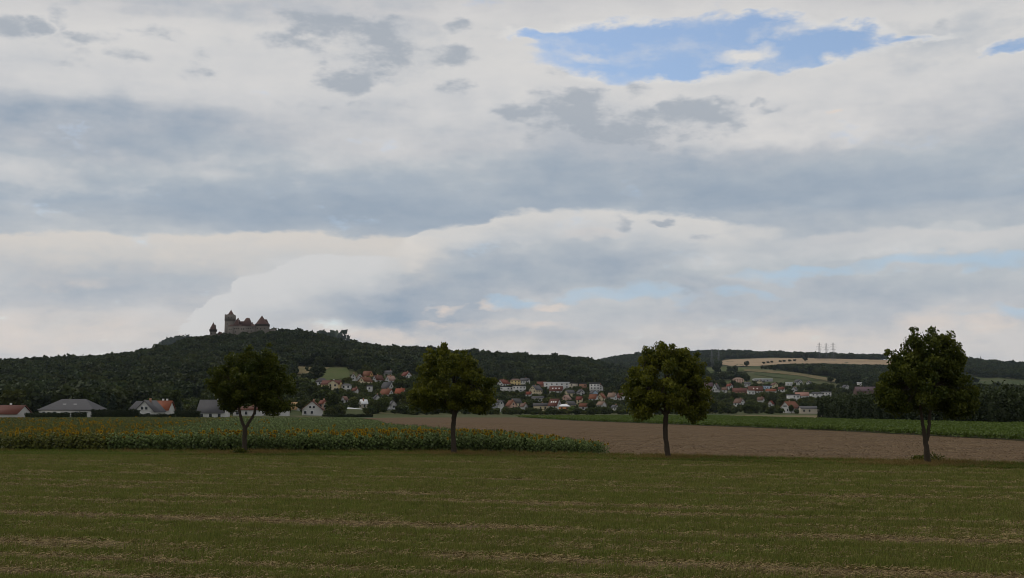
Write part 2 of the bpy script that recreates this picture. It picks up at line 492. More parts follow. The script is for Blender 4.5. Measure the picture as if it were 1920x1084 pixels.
def ground_mat(name, cols, scales, rough=0.95, bump=0.0, stretch=(1, 1, 1), rotz=0.0, fine=6.0):
    "earth, stubble or turf: three colours mixed by noise of three sizes"
    m, g, b = base_mat(name)
    co = g.n('ShaderNodeTexCoord').outputs['Object']
    co = g.mapping(co, rot=(0, 0, rotz), scale=stretch)
    n1, n2, n3 = (g.noise(co, s, 5, 0.6) for s in scales)
    col = g.mix(g.sm(n1, 0.35, 0.65), cols[0], cols[1])
    col = g.mix(g.sm(n2, 0.45, 0.7), col, cols[2])
    col = g.vm('SCALE', col, scale=g.m('MULTIPLY_ADD', n3, 1.1, 0.45))
    g.put(b.inputs['Base Color'], col)
    b.inputs['Roughness'].default_value = rough
    b.inputs['Specular IOR Level'].default_value = 0.05
    if bump:
        bp = g.n('ShaderNodeBump'); bp.inputs['Strength'].default_value = 0.8; bp.inputs['Distance'].default_value = bump
        g.put(bp.inputs['Height'], n3); g.put(b.inputs['Normal'], bp.outputs[0])
    return m

# ================================================================ terrain
_cols = {
 -700: [(430, 0), (700, 6), (900, 17), (1200, 44), (1380, 52), (1800, 40), (3000, 55), (3700, 80), (5000, 60)],
 0:    [(430, 0), (560, 1.5), (700, 7), (900, 19), (1200, 46), (1380, 55), (1800, 40), (3000, 55), (3700, 80), (5000, 60)],
 200:  [(430, 0), (560, 1.5), (700, 8), (900, 22), (1200, 50), (1380, 59), (1800, 45), (3000, 55), (3700, 80), (5000, 60)],
 300:  [(430, 0), (560, 2), (700, 9), (900, 25), (1200, 56), (1420, 75), (1800, 50), (3000, 55), (3700, 80), (5000, 60)],
 345:  [(430, 0), (560, 2), (700, 9.5), (900, 27), (1200, 60), (1420, 83), (1500, 84), (1900, 50), (3000, 55), (3700, 80), (5000, 60)],
 400:  [(450, 0), (600, 4), (750, 13), (950, 32), (1200, 61), (1400, 93), (1430, 97), (1490, 97), (1900, 60), (3000, 60), (3700, 80), (5000, 60)],
 450:  [(450, 0), (600, 5), (750, 14), (950, 34), (1200, 63), (1400, 97), (1425, 101), (1500, 102), (1900, 60), (3000, 60), (3700, 80), (5000, 60)],
 510:  [(460, 0), (600, 5), (750, 14), (950, 34), (1200, 63), (1400, 97), (1430, 102), (1500, 102), (1900, 60), (3000, 60), (3700, 80), (5000, 60)],
 565:  [(480, 0), (620, 5), (750, 14), (850, 23), (1000, 39), (1200, 61), (1400, 93), (1480, 99), (1900, 60), (3000, 60), (3700, 80), (5000, 60)],
 650:  [(500, 0), (650, 7), (750, 15), (850, 23), (1000, 38), (1200, 58), (1500, 88), (1900, 50), (3000, 60), (3700, 80), (5000, 60)],
 760:  [(520, 0), (650, 5), (800, 16), (950, 29), (1200, 50), (1550, 82), (1900, 50), (3000, 60), (3700, 80), (5000, 60)],
 900:  [(600, 0), (780, 2.5), (950, 14), (1150, 30), (1400, 54), (1600, 79), (2000, 50), (3000, 70), (3700, 90), (5000, 60)],
 1010: [(620, 0), (790, 2.5), (950, 13), (1150, 30), (1400, 53), (1650, 78), (2000, 50), (3000, 85), (3700, 130), (5000, 90)],
 1110: [(650, 0), (800, 2), (950, 11), (1150, 27), (1400, 49), (1700, 73), (2000, 55), (2900, 95), (3600, 152), (4200, 150), (5000, 120)],
 1160: [(650, 0), (820, 2), (950, 8), (1150, 20), (1400, 36), (1700, 58), (2000, 60), (2900, 110), (3600, 172), (4200, 165), (5000, 130)],
 1230: [(650, 0), (850, 3), (1000, 10), (1200, 19), (1400, 30), (1700, 44), (2000, 62), (2900, 118), (3600, 182), (4200, 175), (5000, 130)],
 1330: [(650, 0), (850, 3), (1000, 11), (1200, 22), (1400, 34), (1700, 56), (1900, 68), (2400, 97), (2900, 128), (3300, 163), (3600, 188), (4200, 180), (5000, 130)],
 1500: [(700, 0), (900, 4), (1000, 9), (1200, 21), (1400, 34), (1700, 56), (2000, 73), (2400, 97), (2900, 136), (3300, 160), (3600, 179), (4200, 170), (5000, 130)],
 1650: [(700, 0), (1000, 5), (1300, 22), (1600, 42), (2000, 68), (2400, 93), (2900, 131), (3300, 154), (3600, 170), (4200, 160), (5000, 130)],
 1740: [(750, 0), (1000, 4), (1300, 18), (1600, 38), (2000, 64), (2500, 100), (2900, 128), (3300, 140), (3800, 130), (5000, 110)],
 1820: [(800, 0), (1200, 9), (1600, 32), (2000, 58), (2500, 100), (2900, 127), (3400, 110), (5000, 90)],
 1920: [(800, 0), (1200, 9), (1600, 30), (2000, 54), (2500, 92), (2900, 115), (3400, 100), (5000, 90)],
 2700: [(800, 0), (1200, 9), (1600, 30), (2000, 52), (2500, 88), (2900, 110), (3400, 100), (5000, 90)]}
_ks = sorted(_cols)
_ka = np.array([(k - 960.0) / FPX for k in _ks])
_YG = np.concatenate([np.arange(0, 2000, 25.0), np.arange(2000, 5201, 50.0)])
_tab = []
for k in _ks:
    p = [(0, 0)] + _cols[k]
    z = np.interp(_YG, [q[0] for q in p], [q[1] for q in p])
    ker = np.array([1, 2, 3, 2, 1], float) / 9
    zz = np.convolve(np.pad(z, 2, mode='edge'), ker, 'valid')
    z = np.where(_YG < p[1][0] + 1, 0.0, zz)
    _tab.append(z)
_tab = np.array(_tab)
_phase = rng.random((6, 2)) * 6.28
def ground(X, Y):
    X = np.asarray(X, float); Y = np.asarray(Y, float)
    r = np.hypot(X, Y)
    ang = np.arctan2(X, np.maximum(Y, 1e-6))
    back = np.clip((np.abs(np.arctan2(X, Y)) - 0.9) / 0.5, 0, 1)
    angc = np.clip(ang, -0.67, 0.67)
    a = np.tan(angc); D = r * np.cos(angc)
    ia = np.clip(np.searchsorted(_ka, a) - 1, 0, len(_ka) - 2)
    t = np.clip((a - _ka[ia]) / (_ka[ia + 1] - _ka[ia]), 0, 1)
    j = np.clip(np.searchsorted(_YG, D) - 1, 0, len(_YG) - 2)
    s = np.clip((D - _YG[j]) / (_YG[j + 1] - _YG[j]), 0, 1)
    z = (1 - t) * ((1 - s) * _tab[ia, j] + s * _tab[ia, j + 1]) + t * ((1 - s) * _tab[ia + 1, j] + s * _tab[ia + 1, j + 1])
    amp = np.clip((D - 900) / 1200, 0, 1) * np.clip(z / 40, 0, 1)
    for i, L in enumerate((170., 90., 55.)):
        z = z + amp * (2.2 / (i + 1)) * np.sin(X * 6.28 / L + _phase[i, 0]) * np.sin(Y * 6.28 / (L * 1.3) + _phase[i, 1])
    return z * (1 - back)
def hit(u, v, ymin=40.0):
    "where the line of sight of photo pixel (u, v) meets the ground"
    ax, az_ = ray(u, v)
    Y = np.concatenate([np.arange(ymin, 1500, 2.0), np.arange(1500, 4800, 6.0)])
    d = (CAMZ + az_ * Y) - ground(ax * Y, Y)
    i = np.nonzero(d <= 0)[0]
    y = Y[i[0]] if len(i) else 4000.0
    return ax * y, float(y), float(ground(ax * y, y))

def build_terrain():
    th = np.concatenate([np.linspace(-math.pi, -0.7, 40, endpoint=False), np.linspace(-0.7, 0.7, 300), np.linspace(0.7, math.pi, 40, endpoint=False)[1:]])
    rr = np.concatenate([[0.5, 3, 8], np.geomspace(15, 430, 24), np.linspace(450, 2000, 90), np.linspace(2040, 5100, 60)])
    T, R = np.meshgrid(th, rr)
    X, Y = R * np.sin(T), R * np.cos(T)
    Z = ground(X, Y)
    nt, nr = len(th), len(rr)
    V = np.stack([X, Y, Z], -1).reshape(-1, 3)
    F = [(i * nt + j, i * nt + (j + 1) % nt, (i + 1) * nt + (j + 1) % nt, (i + 1) * nt + j) for i in range(nr - 1) for j in range(nt)]
    g = Geo(); g.add(V, F)
    g.add(V[:nt], [tuple(range(nt))][:0] or np.zeros((0, 4), int))
    g.add(np.vstack([V[:nt], [[0, 0, 0]]]), [(j, (j + 1) % nt, nt) for j in range(nt)])
    m = ground_mat('grassland', [(0.045, 0.062, 0.02), (0.07, 0.075, 0.03), (0.10, 0.09, 0.045)], (0.012, 0.05, 0.9))
    o = g.obj('ground', m, smooth=True)
    tag(o, kind='structure')
build_terrain()

def sheet_px(name, top, bottom, mat, lift, nu=60, nv=14):
    "a field on a slope: its outline in photo pixels, each point set down where it meets the ground"
    u0, u1 = max(top[0][0], bottom[0][0]), min(top[-1][0], bottom[-1][0])
    us = np.linspace(u0, u1, nu); V = []
    for w in np.linspace(0, 1, nv):
        for u in us:
            v = (1 - w) * np.interp(u, *zip(*top)) + w * np.interp(u, *zip(*bottom))
            x, y, z = hit(u, v, 300)
            V.append((x, y, z + lift))
    F = [(i * nu + j, (i + 1) * nu + j, (i + 1) * nu + j + 1, i * nu + j + 1) for i in range(nv - 1) for j in range(nu - 1)]
    g = Geo(); g.add(V, F)
    o = g.obj(name, mat, smooth=True)
    return tag(o, kind='structure')

# ================================================================ fields
def pip(P, poly):
    "points inside a polygon"
    P = np.asarray(P, float); x, y = P[:, 0], P[:, 1]
    ins = np.zeros(len(P), bool); n = len(poly)
    for i in range(n):
        x1, y1 = poly[i]; x2, y2 = poly[(i + 1) % n]
        c = ((y1 > y) != (y2 > y)) & (x < (x2 - x1) * (y - y1) / (y2 - y1 + 1e-12) + x1)
        ins ^= c
    return ins
def flat_sheet(name, poly, z, mat, step=None):
    import bmesh
    bm = bmesh.new()
    f = bm.faces.new([bm.verts.new((x, y, z)) for x, y in poly])
    if f.normal.z < 0: f.normal_flip()
    bmesh.ops.triangulate(bm, faces=bm.faces[:])
    me = bpy.data.meshes.new(name); bm.to_mesh(me); bm.free()
    me.materials.append(mat)
    for p in me.polygons:
        if p.normal.z < 0: p.flip()
    return tag(link(name, me), kind='structure')

LINE = [(-140, 80), (-60, 76), (-34, 74.5), (-17.6, 72.8), (-3.85, 72), (9.2, 66), (21.9, 58.5), (30, 54), (90, 22)]   # the row of trees
lx, ly = zip(*LINE)
def row_y(X): return np.interp(X, lx, ly)
SUN_EDGE = [(6.9, 70.3), (4.0, 77), (-2.4, 91), (-8.4, 110), (-14.3, 134), (-24.5, 193), (-37, 262)]
SUNFLOWERS = [(-140, 82.5), (-60, 78.5), (-34, 77), (-17.6, 75.2), (-3.85, 74.2), (3, 71.8)] + SUN_EDGE + [(-170, 262)]
CROP_EDGE = [(75, 95), (49, 106), (46, 159), (28, 260), (18, 314), (7, 426), (2, 470)]
CROP = CROP_EDGE + [(60, 490), (87, 497), (88, 314), (90, 206), (150, 150), (150, 70)]
PLOUGH = [(7.0, 69.6), (9.2, 68.4), (21.9, 60.7), (30, 56.2), (90, 24), (150, 40), (150, 70)] + CROP_EDGE + [(-40, 470), (-60, 420)] + SUN_EDGE[::-1]

RA = math.radians(15.5)
ES, ET = np.array([math.cos(RA), -math.sin(RA)]), np.array([math.sin(RA), math.cos(RA)])
# bare straw-strewn bands run along the drill rows: (distance across the rows, half width, strength)
BANDS = [(13.2, 0.5, 0.8), (15.1, 0.45, 0.9), (17.0, 0.4, 0.8), (18.7, 0.42, 0.9), (20.6, 0.55, 1.0), (23.2, 0.25, 0.5), (26.3, 0.75, 1.0), (28.6, 0.3, 0.6), (31.0, 0.6, 0.75),
         (33.4, 0.5, 0.8), (36.2, 0.7, 0.6), (39.0, 0.6, 0.8), (41.6, 0.5, 0.6), (44.5, 0.8, 0.8), (48.0, 0.7, 0.6), (51.0, 0.8, 0.7), (54.5, 0.8, 0.6), (58.5, 0.9, 0.7), (62.5, 0.8, 0.8)]
def fbm2(x, y, seed=0.0):
    "cheap smooth 2-D noise in -1..1"
    r = np.random.default_rng(int(seed * 10) + 3); z = np.zeros_like(x); a = 1.0; tot = 0.0; f = 1.0
    for o in range(4):
        for _ in range(3):
            th = r.random() * 6.28; ph = r.random() * 6.28
            z = z + a * np.sin((x * math.cos(th) + y * math.sin(th)) * f + ph) / 3
        tot += a; a *= 0.6; f *= 2.1
    return z / tot * 1.8
def bare(X, Y):
    "how bare the stubble field is at a point, 0 to 1"
    s = X * ES[0] + Y * ES[1]; t = X * ET[0] + Y * ET[1]
    t = t + 0.28 * fbm2(s * 0.16, t * 0.1, 1)
    b = np.zeros_like(t)
    for c, w, k in BANDS: b = np.maximum(b, k * np.exp(-((t - c) / (w * 0.72)) ** 2))
    b = np.maximum(b, 0.8 * np.clip(np.sin(t * 6.283 / 1.24 + 1.2 * np.sin(t * 0.7)), 0, 1) ** 3)
    fade = np.clip((t - 24) / 30, 0, 1)
    b = b * (1 - 0.35 * fade)
    return np.clip(b * (0.85 + 0.5 * fbm2(s * 0.35, t * 0.9, 2)) + 0.22 * fbm2(s * 0.5, t * 1.3, 3) + 0.10 + 0.06 * fade, 0, 1)

def build_stubble():
    ss = np.arange(-75, 75.1, 0.6); tt = np.arange(2, 78, 0.11)
    S, T = np.meshgrid(ss, tt)
    X, Y = S * ES[0] + T * ET[0], S * ES[1] + T * ET[1]
    b = bare(X, Y)
    Z = 0.045 + 0.03 * np.sin(T * 2 * math.pi / 0.62 + 0.8 * fbm2(S * 0.2, T * 0.2, 5)) * (0.6 + 0.4 * fbm2(S, T, 6)) - 0.03 * b + 0.008 * rng.normal(size=S.shape)
    Z = np.clip(Z, 0.012, 0.12)
    n, k = len(tt), len(ss)
    keep = (Y < row_y(X) - 0.9)
    g = Geo()
    i, j = np.meshgrid(np.arange(n - 1), np.arange(k - 1), indexing='ij')
    ok = keep[:-1, :-1] & keep[1:, 1:]
    q = np.stack([i * k + j, i * k + j + 1, (i + 1) * k + j + 1, (i + 1) * k + j], -1)[ok]
    g.add(np.stack([X, Y, Z], -1).reshape(-1, 3), q, 0, b.ravel())
    m, gg, bs = base_mat('stubble_soil')
    co = gg.n('ShaderNodeTexCoord').outputs['Object']
    at = gg.n('ShaderNodeAttribute', attribute_name='tone').outputs['Fac']
    rot = gg.mapping(co, rot=(0, 0, RA), scale=(0.35, 1, 1))
    n1 = gg.noise(rot, 3.0, 5, 0.65); n2 = gg.noise(co, 28.0, 4, 0.7); n3 = gg.noise(rot, 11.0, 4, 0.65)
    soil = gg.mix(gg.sm(n2, 0.35, 0.7), (0.075, 0.055, 0.032), (0.16, 0.115, 0.066))
    straw = gg.mix(gg.sm(n3, 0.47, 0.62), soil, (0.19, 0.135, 0.06))
    green = gg.mix(gg.sm(n2, 0.4, 0.65), (0.055, 0.078, 0.012), (0.13, 0.14, 0.028))
    f = gg.sm(gg.m('MULTIPLY_ADD', gg.m('SUBTRACT', n1, 0.5), 0.9, at), 0.15, 0.62)
    col = gg.mix(f, green, straw)
    gg.put(bs.inputs['Base Color'], col)
    bs.inputs['Roughness'].default_value = 0.95
    bs.inputs['Specular IOR Level'].default_value = 0.03
    o = g.obj('stubble_field', m, smooth=True)
    tag(o, kind='structure')
    return m
build_stubble()

soil_m = ground_mat('field_soil', [(0.05, 0.036, 0.022), (0.035, 0.04, 0.014), (0.03, 0.045, 0.014)], (0.3, 1.1, 6.0))
flat_sheet('sunflower_ground', SUNFLOWERS, 0.012, soil_m)

def build_plough():
    m, g, b = base_mat('harrowed_soil')
    co = g.n('ShaderNodeTexCoord').outputs['Object']
    rot = g.mapping(co, rot=(0, 0, math.radians(20)), scale=(0.3, 1, 1))
    n1 = g.noise(rot, 0.12, 5, 0.6); n2 = g.noise(rot, 1.5, 4, 0.62); n3 = g.noise(co, 2.0, 5, 0.72); n4 = g.noise(rot, 0.35, 4, 0.55)
    col = g.mix(g.sm(n1, 0.3, 0.7), (0.104, 0.066, 0.036), (0.126, 0.083, 0.046))
    col = g.mix(g.m('MULTIPLY', g.sm(n2, 0.4, 0.75), 0.6), col, (0.165, 0.114, 0.065))
    col = g.mix(g.m('MULTIPLY', g.sm(n4, 0.4, 0.75), 0.7), col, (0.086, 0.060, 0.038))
    col = g.vm('SCALE', col, scale=g.m('MULTIPLY_ADD', n3, 1.5, 0.22))
    g.put(b.inputs['Base Color'], col)
    b.inputs['Roughness'].default_value = 0.95; b.inputs['Specular IOR Level'].default_value = 0.03
    bp = g.n('ShaderNodeBump'); bp.inputs['Strength'].default_value = 1.0; bp.inputs['Distance'].default_value = 0.03
    g.put(bp.inputs['Height'], g.m('ADD', n3, n2)); g.put(b.inputs['Normal'], bp.outputs[0])
    flat_sheet('harrowed_field', PLOUGH, 0.018, m)
build_plough()
flat_sheet('crop_ground', CROP, 0.024, soil_m)
verge_m = ground_mat('verge_turf', [(0.05, 0.065, 0.010), (0.075, 0.075, 0.016), (0.11, 0.085, 0.028)], (0.2, 0.6, 8.0))
vp = [(x, float(row_y(x)) - 2.4) for x in lx] + [(x, float(row_y(x)) + 2.3) for x in reversed(lx)]
flat_sheet('verge', vp, 0.09, verge_m)

# fields on the slopes behind
meadow_m = ground_mat('meadow_turf', [(0.058, 0.078, 0.022), (0.075, 0.09, 0.028), (0.09, 0.088, 0.036)], (0.02, 0.1, 0.8))
dry_m = ground_mat('dry_meadow', [(0.17, 0.13, 0.068), (0.135, 0.112, 0.054), (0.105, 0.095, 0.04)], (0.02, 0.08, 0.6))
wheat_m = ground_mat('ripe_wheat', [(0.31, 0.225, 0.14), (0.27, 0.19, 0.115), (0.34, 0.25, 0.155)], (0.006, 0.02, 0.5), stretch=(0.4, 1, 1))
vine_m = ground_mat('vineyard_turf', [(0.045, 0.065, 0.022), (0.06, 0.075, 0.028), (0.09, 0.082, 0.04)], (0.02, 0.1, 0.5))
sheet_px('meadow', [(596, 691), (655, 690)], [(596, 716), (655, 709)], meadow_m, 0.35, 30, 12)
sheet_px('dry_grass', [(548, 688), (600, 690.5), (618, 690.5)], [(548, 702), (575, 704), (600, 704), (618, 690.8)], dry_m, 0.7, 30, 10)
sheet_px('bank_of_dry_grass', [(285, 722), (340, 715), (392, 708)], [(285, 724), (340, 719), (392, 713)], dry_m, 0.35, 30, 5)
sheet_px('wheat_field', [(1345, 681), (1360, 675), (1440, 672), (1520, 672.5), (1600, 674), (1690, 677)],
         [(1345, 682.5), (1370, 687), (1420, 687), (1480, 683), (1545, 682), (1600, 684), (1690, 685)], wheat_m, 0.8, 70, 14)
sheet_px('vineyard', [(1415, 694.5), (1480, 698), (1560, 708)], [(1415, 703), (1480, 712), (1560, 716)], vine_m, 0.6, 40, 10)
sheet_px('bank_of_straw', [(1395, 693), (1440, 695), (1500, 701), (1578, 714)], [(1395, 697), (1440, 700), (1500, 706), (1578, 721)], dry_m, 1.1, 40, 6)
sheet_px('hillside_meadow', [(1325, 690), (1400, 690)], [(1325, 698), (1400, 696)], meadow_m, 0.7, 30, 8)
sheet_px('stubble_strip', [(1318, 779.3), (1400, 778.5), (1556, 779.3)], [(1318, 783.0), (1400, 783.4), (1556, 786)], dry_m, 0.05, 40, 5)
sheet_px('distant_meadow', [(1830, 720), (1960, 722)], [(1830, 733), (1960, 736)], vine_m, 0.4, 30, 8)

# ================================================================ low growth on the fields
def blades(n, r, h, w, mat=0, lean=0.5, g=None):
    g = g or Geo()
    a = rng.random(n) * 6.283; d = r * np.sqrt(rng.random(n))
    base = np.stack([d * np.cos(a), d * np.sin(a), np.full(n, -0.01)], 1)
    th = rng.random(n) * 6.283; hh = h * (0.5 + 0.7 * rng.random(n))
    tip = base + np.stack([np.cos(th) * hh * lean * rng.random(n), np.sin(th) * hh * lean * rng.random(n), hh], 1)
    side = np.stack([np.cos(th + 1.57), np.sin(th + 1.57), np.zeros(n)], 1) * w
    V = np.stack([base - side, base + side, tip], 1).reshape(-1, 3)
    return g.add(V, np.arange(3 * n).reshape(n, 3), mat, np.repeat(rng.random(n), 3))
def straws(n, r, L, w, mat=0, up=0.5, g=None):
    g = g or Geo()
    a = rng.random(n) * 6.283; d = r * np.sqrt(rng.random(n))
    base = np.stack([d * np.cos(a), d * np.sin(a), 0.01 + 0.03 * rng.random(n)], 1)
    th = rng.random(n) * 6.283; ll = L * (0.4 + 0.8 * rng.random(n)); el = up * rng.random(n) ** 2
    dr = np.stack([np.cos(th) * np.cos(el), np.sin(th) * np.cos(el), np.sin(el)], 1) * ll[:, None]
    side = np.stack([np.cos(th + 1.57), np.sin(th + 1.57), np.full(n, 0.5)], 1) * w
    V = np.stack([base - side, base + side, base + dr + side, base + dr - side], 1).reshape(-1, 3)
    return g.add(V, np.arange(4 * n).reshape(n, 4), mat, np.repeat(rng.random(n), 4))
def fan_points(n, y0, y1, u0=-250, u1=2170, power=0.0):
    r = rng.random(n)
    if power: Y = (y0 ** power + r * (y1 ** power - y0 ** power)) ** (1 / power)
    else: Y = y0 + r * (y1 - y0)
    X = (u0 + rng.random(n) * (u1 - u0) - 960) / FPX * Y
    return X, Y

grass_m = foliage('young_green', (0.068, 0.090, 0.013), (0.190, 0.208, 0.040), 0.25, 0.7, 0.45, hue=(0.205, 0.17, 0.052))
straw_m = foliage('straw', (0.12, 0.088, 0.038), (0.31, 0.225, 0.10), 0.1, 0.8, 0.3)
tall_m = foliage('verge_grass', (0.055, 0.085, 0.009), (0.15, 0.175, 0.025), 0.25, 0.8, 0.4)
hay_m = foliage('dry_verge_grass', (0.13, 0.09, 0.026), (0.25, 0.17, 0.055), 0.2, 0.8, 0.3)

X, Y = fan_points(92000, 13, 76)
ok = (Y < row_y(X) - 1.2) & (rng.random(len(X)) > bare(X, Y) * 2.0 - 0.2)
X, Y = X[ok], Y[ok]
scatter('volunteer_grass', [blades(44, 0.24, 0.075, 0.007), blades(40, 0.27, 0.06, 0.008), blades(34, 0.2, 0.10, 0.007)], [grass_m],
        np.stack([X, Y, np.full(len(X), 0.045)], 1), rng.integers(0, 3, len(X)), rng.random(len(X)) * 6.28, 0.7 + 0.6 * rng.random(len(X)) + Y / 120)
X, Y = fan_points(46000, 13, 76)
ok = (Y < row_y(X) - 0.6) & (rng.random(len(X)) < bare(X, Y) * 1.1 + 0.05)
X, Y = X[ok], Y[ok]
scatter('straw_litter', [straws(20, 0.25, 0.10, 0.004, up=0.3), straws(16, 0.22, 0.13, 0.004, up=0.5), straws(18, 0.28, 0.08, 0.005, up=0.3)], [straw_m],
        np.stack([X, Y, np.full(len(X), 0.04)], 1), rng.integers(0, 3, len(X)), rng.random(len(X)) * 6.28, 0.8 + 0.5 * rng.random(len(X)) + Y / 260)
# verge: mown at the front, long and partly dry at the back and round the trunks
TREES_XY = [(-17.6, 72.8), (-3.85, 72.0), (9.2, 66.0), (21.9, 58.5)]
n = 15000
X = -50 + 90 * rng.random(n); off = -2.5 + 4.7 * rng.random(n); Y = row_y(X) + off
near_tree = np.min([np.hypot((X - a) / 1.9, (Y - b) / 1.2) for a, b in TREES_XY], axis=0)
h = 0.26 + 0.34 * np.clip((off - 0.2) / 1.6, 0, 1) + 0.22 * np.exp(-near_tree ** 2)
dryp = 0.12 + 0.7 * np.exp(-(near_tree / 1.5) ** 2) + 0.25 * fbm2(X * 0.3, Y * 0.3, 9) + 0.12 * (off > 0.3)
tid = np.where(rng.random(n) < dryp, 2, 0) + rng.integers(0, 2, n)
scatter('verge_growth', [blades(30, 0.22, 0.34, 0.012, 0, 0.7), blades(26, 0.2, 0.42, 0.012, 0, 0.9), blades(28, 0.2, 0.42, 0.010, 1, 0.7), blades(24, 0.22, 0.5, 0.010, 1, 0.9)],
        [tall_m, hay_m], np.stack([X, Y, np.full(n, 0.085)], 1), tid, rng.random(n) * 6.28, np.stack([0.8 + 0.3 * rng.random(n)] * 2 + [h * (0.7 + 0.5 * rng.random(n))], 1))
# harrowed field: straw stubs
X, Y = fan_points(16000, 60, 260, 500, 2100, power=0.6)
ok = pip(np.stack([X, Y], 1), PLOUGH); X, Y = X[ok], Y[ok]
stub_m = foliage('field_straw', (0.14, 0.096, 0.054), (0.25, 0.18, 0.10), 0.0, 0.9, 0.2)
scatter('field_stubble', [straws(12, 0.6, 0.16, 0.008, up=0.35), straws(9, 0.5, 0.10, 0.010, up=0.6)], [stub_m], np.stack([X, Y, np.full(len(X), 0.02)], 1),
        rng.integers(0, 2, len(X)), rng.random(len(X)) * 6.28, 0.7 + 0.5 * rng.random(len(X)))
# green crop strip
X, Y = fan_points(30000, 90, 500, 900, 2250, power=0.8)
ok = pip(np.stack([X, Y], 1), CROP); X, Y = X[ok], Y[ok]
crop_m = foliage('crop_leaf', (0.045, 0.076, 0.010), (0.105, 0.145, 0.026), 0.25, 0.55, 0.3)
def crop_t(n):
    g = Geo(); c = rng.normal(size=(n, 3)) * [0.45, 0.45, 0.0]; c[:, 2] = 0.12 + 0.5 * rng.random(n) ** 0.6
    return g.leaves(c, 0.13 + 0.07 * rng.random(n), 0, np.clip(c[:, 2] / 0.62, 0, 1) * 0.6 + 0.4 * rng.random(n), -0.4)
scatter('beet_crop', [crop_t(34), crop_t(30)], [crop_m], np.stack([X, Y, np.full(len(X), 0.02)], 1), rng.integers(0, 2, len(X)), rng.random(len(X)) * 6.28,
        0.75 + 0.35 * rng.random(len(X)) + Y / 900)

# ================================================================ sunflowers
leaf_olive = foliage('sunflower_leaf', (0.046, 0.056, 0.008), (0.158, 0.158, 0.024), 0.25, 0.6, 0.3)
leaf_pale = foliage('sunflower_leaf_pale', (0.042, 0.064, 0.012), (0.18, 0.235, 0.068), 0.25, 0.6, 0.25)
stem_m = plain('sunflower_stem', (0.09, 0.11, 0.04))
petal_m = foliage('petals', (0.34, 0.19, 0.007), (0.56, 0.33, 0.014), 0.15, 0.6, 0.4)
disc_m = plain('flower_disc', (0.13, 0.075, 0.018))
def sunflower_plant(seed, H, leaf=0):
    r = np.random.default_rng(seed); g = Geo()
    lean = r.normal(size=2) * 0.05
    path = [(lean[0] * t, lean[1] * t, H * t) for t in (0, 0.4, 0.8, 0.97)] + [(lean[0] + 0.03, lean[1] - 0.06, H)]
    g.tube(path, [0.02, 0.018, 0.014, 0.012, 0.01], 5, 1, cap=False)
    for i in range(13):
        z = H * (0.18 + 0.76 * i / 13); a = i * 2.4 + r.random()
        L = (0.30 - 0.10 * i / 13) * (0.8 + 0.4 * r.random()); w = L * 0.42
        d = np.array([math.cos(a), math.sin(a), 0]); s = np.array([-d[1], d[0], 0])
        p0 = np.array([0, 0, z]) + d * 0.02; p1 = p0 + d * L * 0.55 + np.array([0, 0, 0.07]); p2 = p0 + d * L + np.array([0, 0, -0.05 - 0.09 * r.random()])
        t = 0.08 + 0.75 * (z / H) ** 1.4 * (0.6 + 0.4 * r.random()) + 0.15 * r.random()  # lower leaves duller with age; shade low in the crop painted in too
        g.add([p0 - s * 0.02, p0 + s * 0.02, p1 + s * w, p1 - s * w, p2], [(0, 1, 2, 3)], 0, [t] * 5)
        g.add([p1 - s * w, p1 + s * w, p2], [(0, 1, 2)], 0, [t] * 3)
    return g
def flower_head(H, yaw=0.0, tilt=0.45, g=None, base=0):
    "a disc with pointed petals, nodding forward (towards -y)"
    g = g or Geo()
    n = np.array([math.sin(yaw) * math.cos(tilt), -math.cos(yaw) * math.cos(tilt), -math.sin(tilt) * 0.4]); n /= np.linalg.norm(n)
    a = unit(np.cross(n, [0, 0, 1])); b = np.cross(n, a); c = np.array([0.03, -0.09, H])
    k = 10
    ring = [c + n * 0.012 + 0.06 * (a * math.cos(q) + b * math.sin(q)) for q in np.linspace(0, 6.283, k, endpoint=False)]
    g.add(ring + [c + n * 0.035], [(i, (i + 1) % k, k) for i in range(k)], base + 1)
    for i in range(14):
        q = i * 6.283 / 14 + 0.1; e = a * math.cos(q) + b * math.sin(q); s = np.cross(n, e)
        g.add([c + e * 0.055, c + e * 0.095 + s * 0.024, c + e * (0.112 + 0.016 * (i % 3)) + n * 0.012, c + e * 0.095 - s * 0.024], [(0, 1, 2, 3)], base, [rng.random()] * 4)
    back = [c - n * 0.01 + 0.085 * (a * math.cos(q) + b * math.sin(q)) for q in np.linspace(0, 6.283, 8, endpoint=False)]
    g.add(back + [c - n * 0.05], [((i + 1) % 8, i, 8) for i in range(8)], base + 2, [0.5] * 9)
    return g
def block_olive(X, Y): return X < -27 - (Y - 76) * 0.21 + 1.5 * np.sin(Y * 0.4)
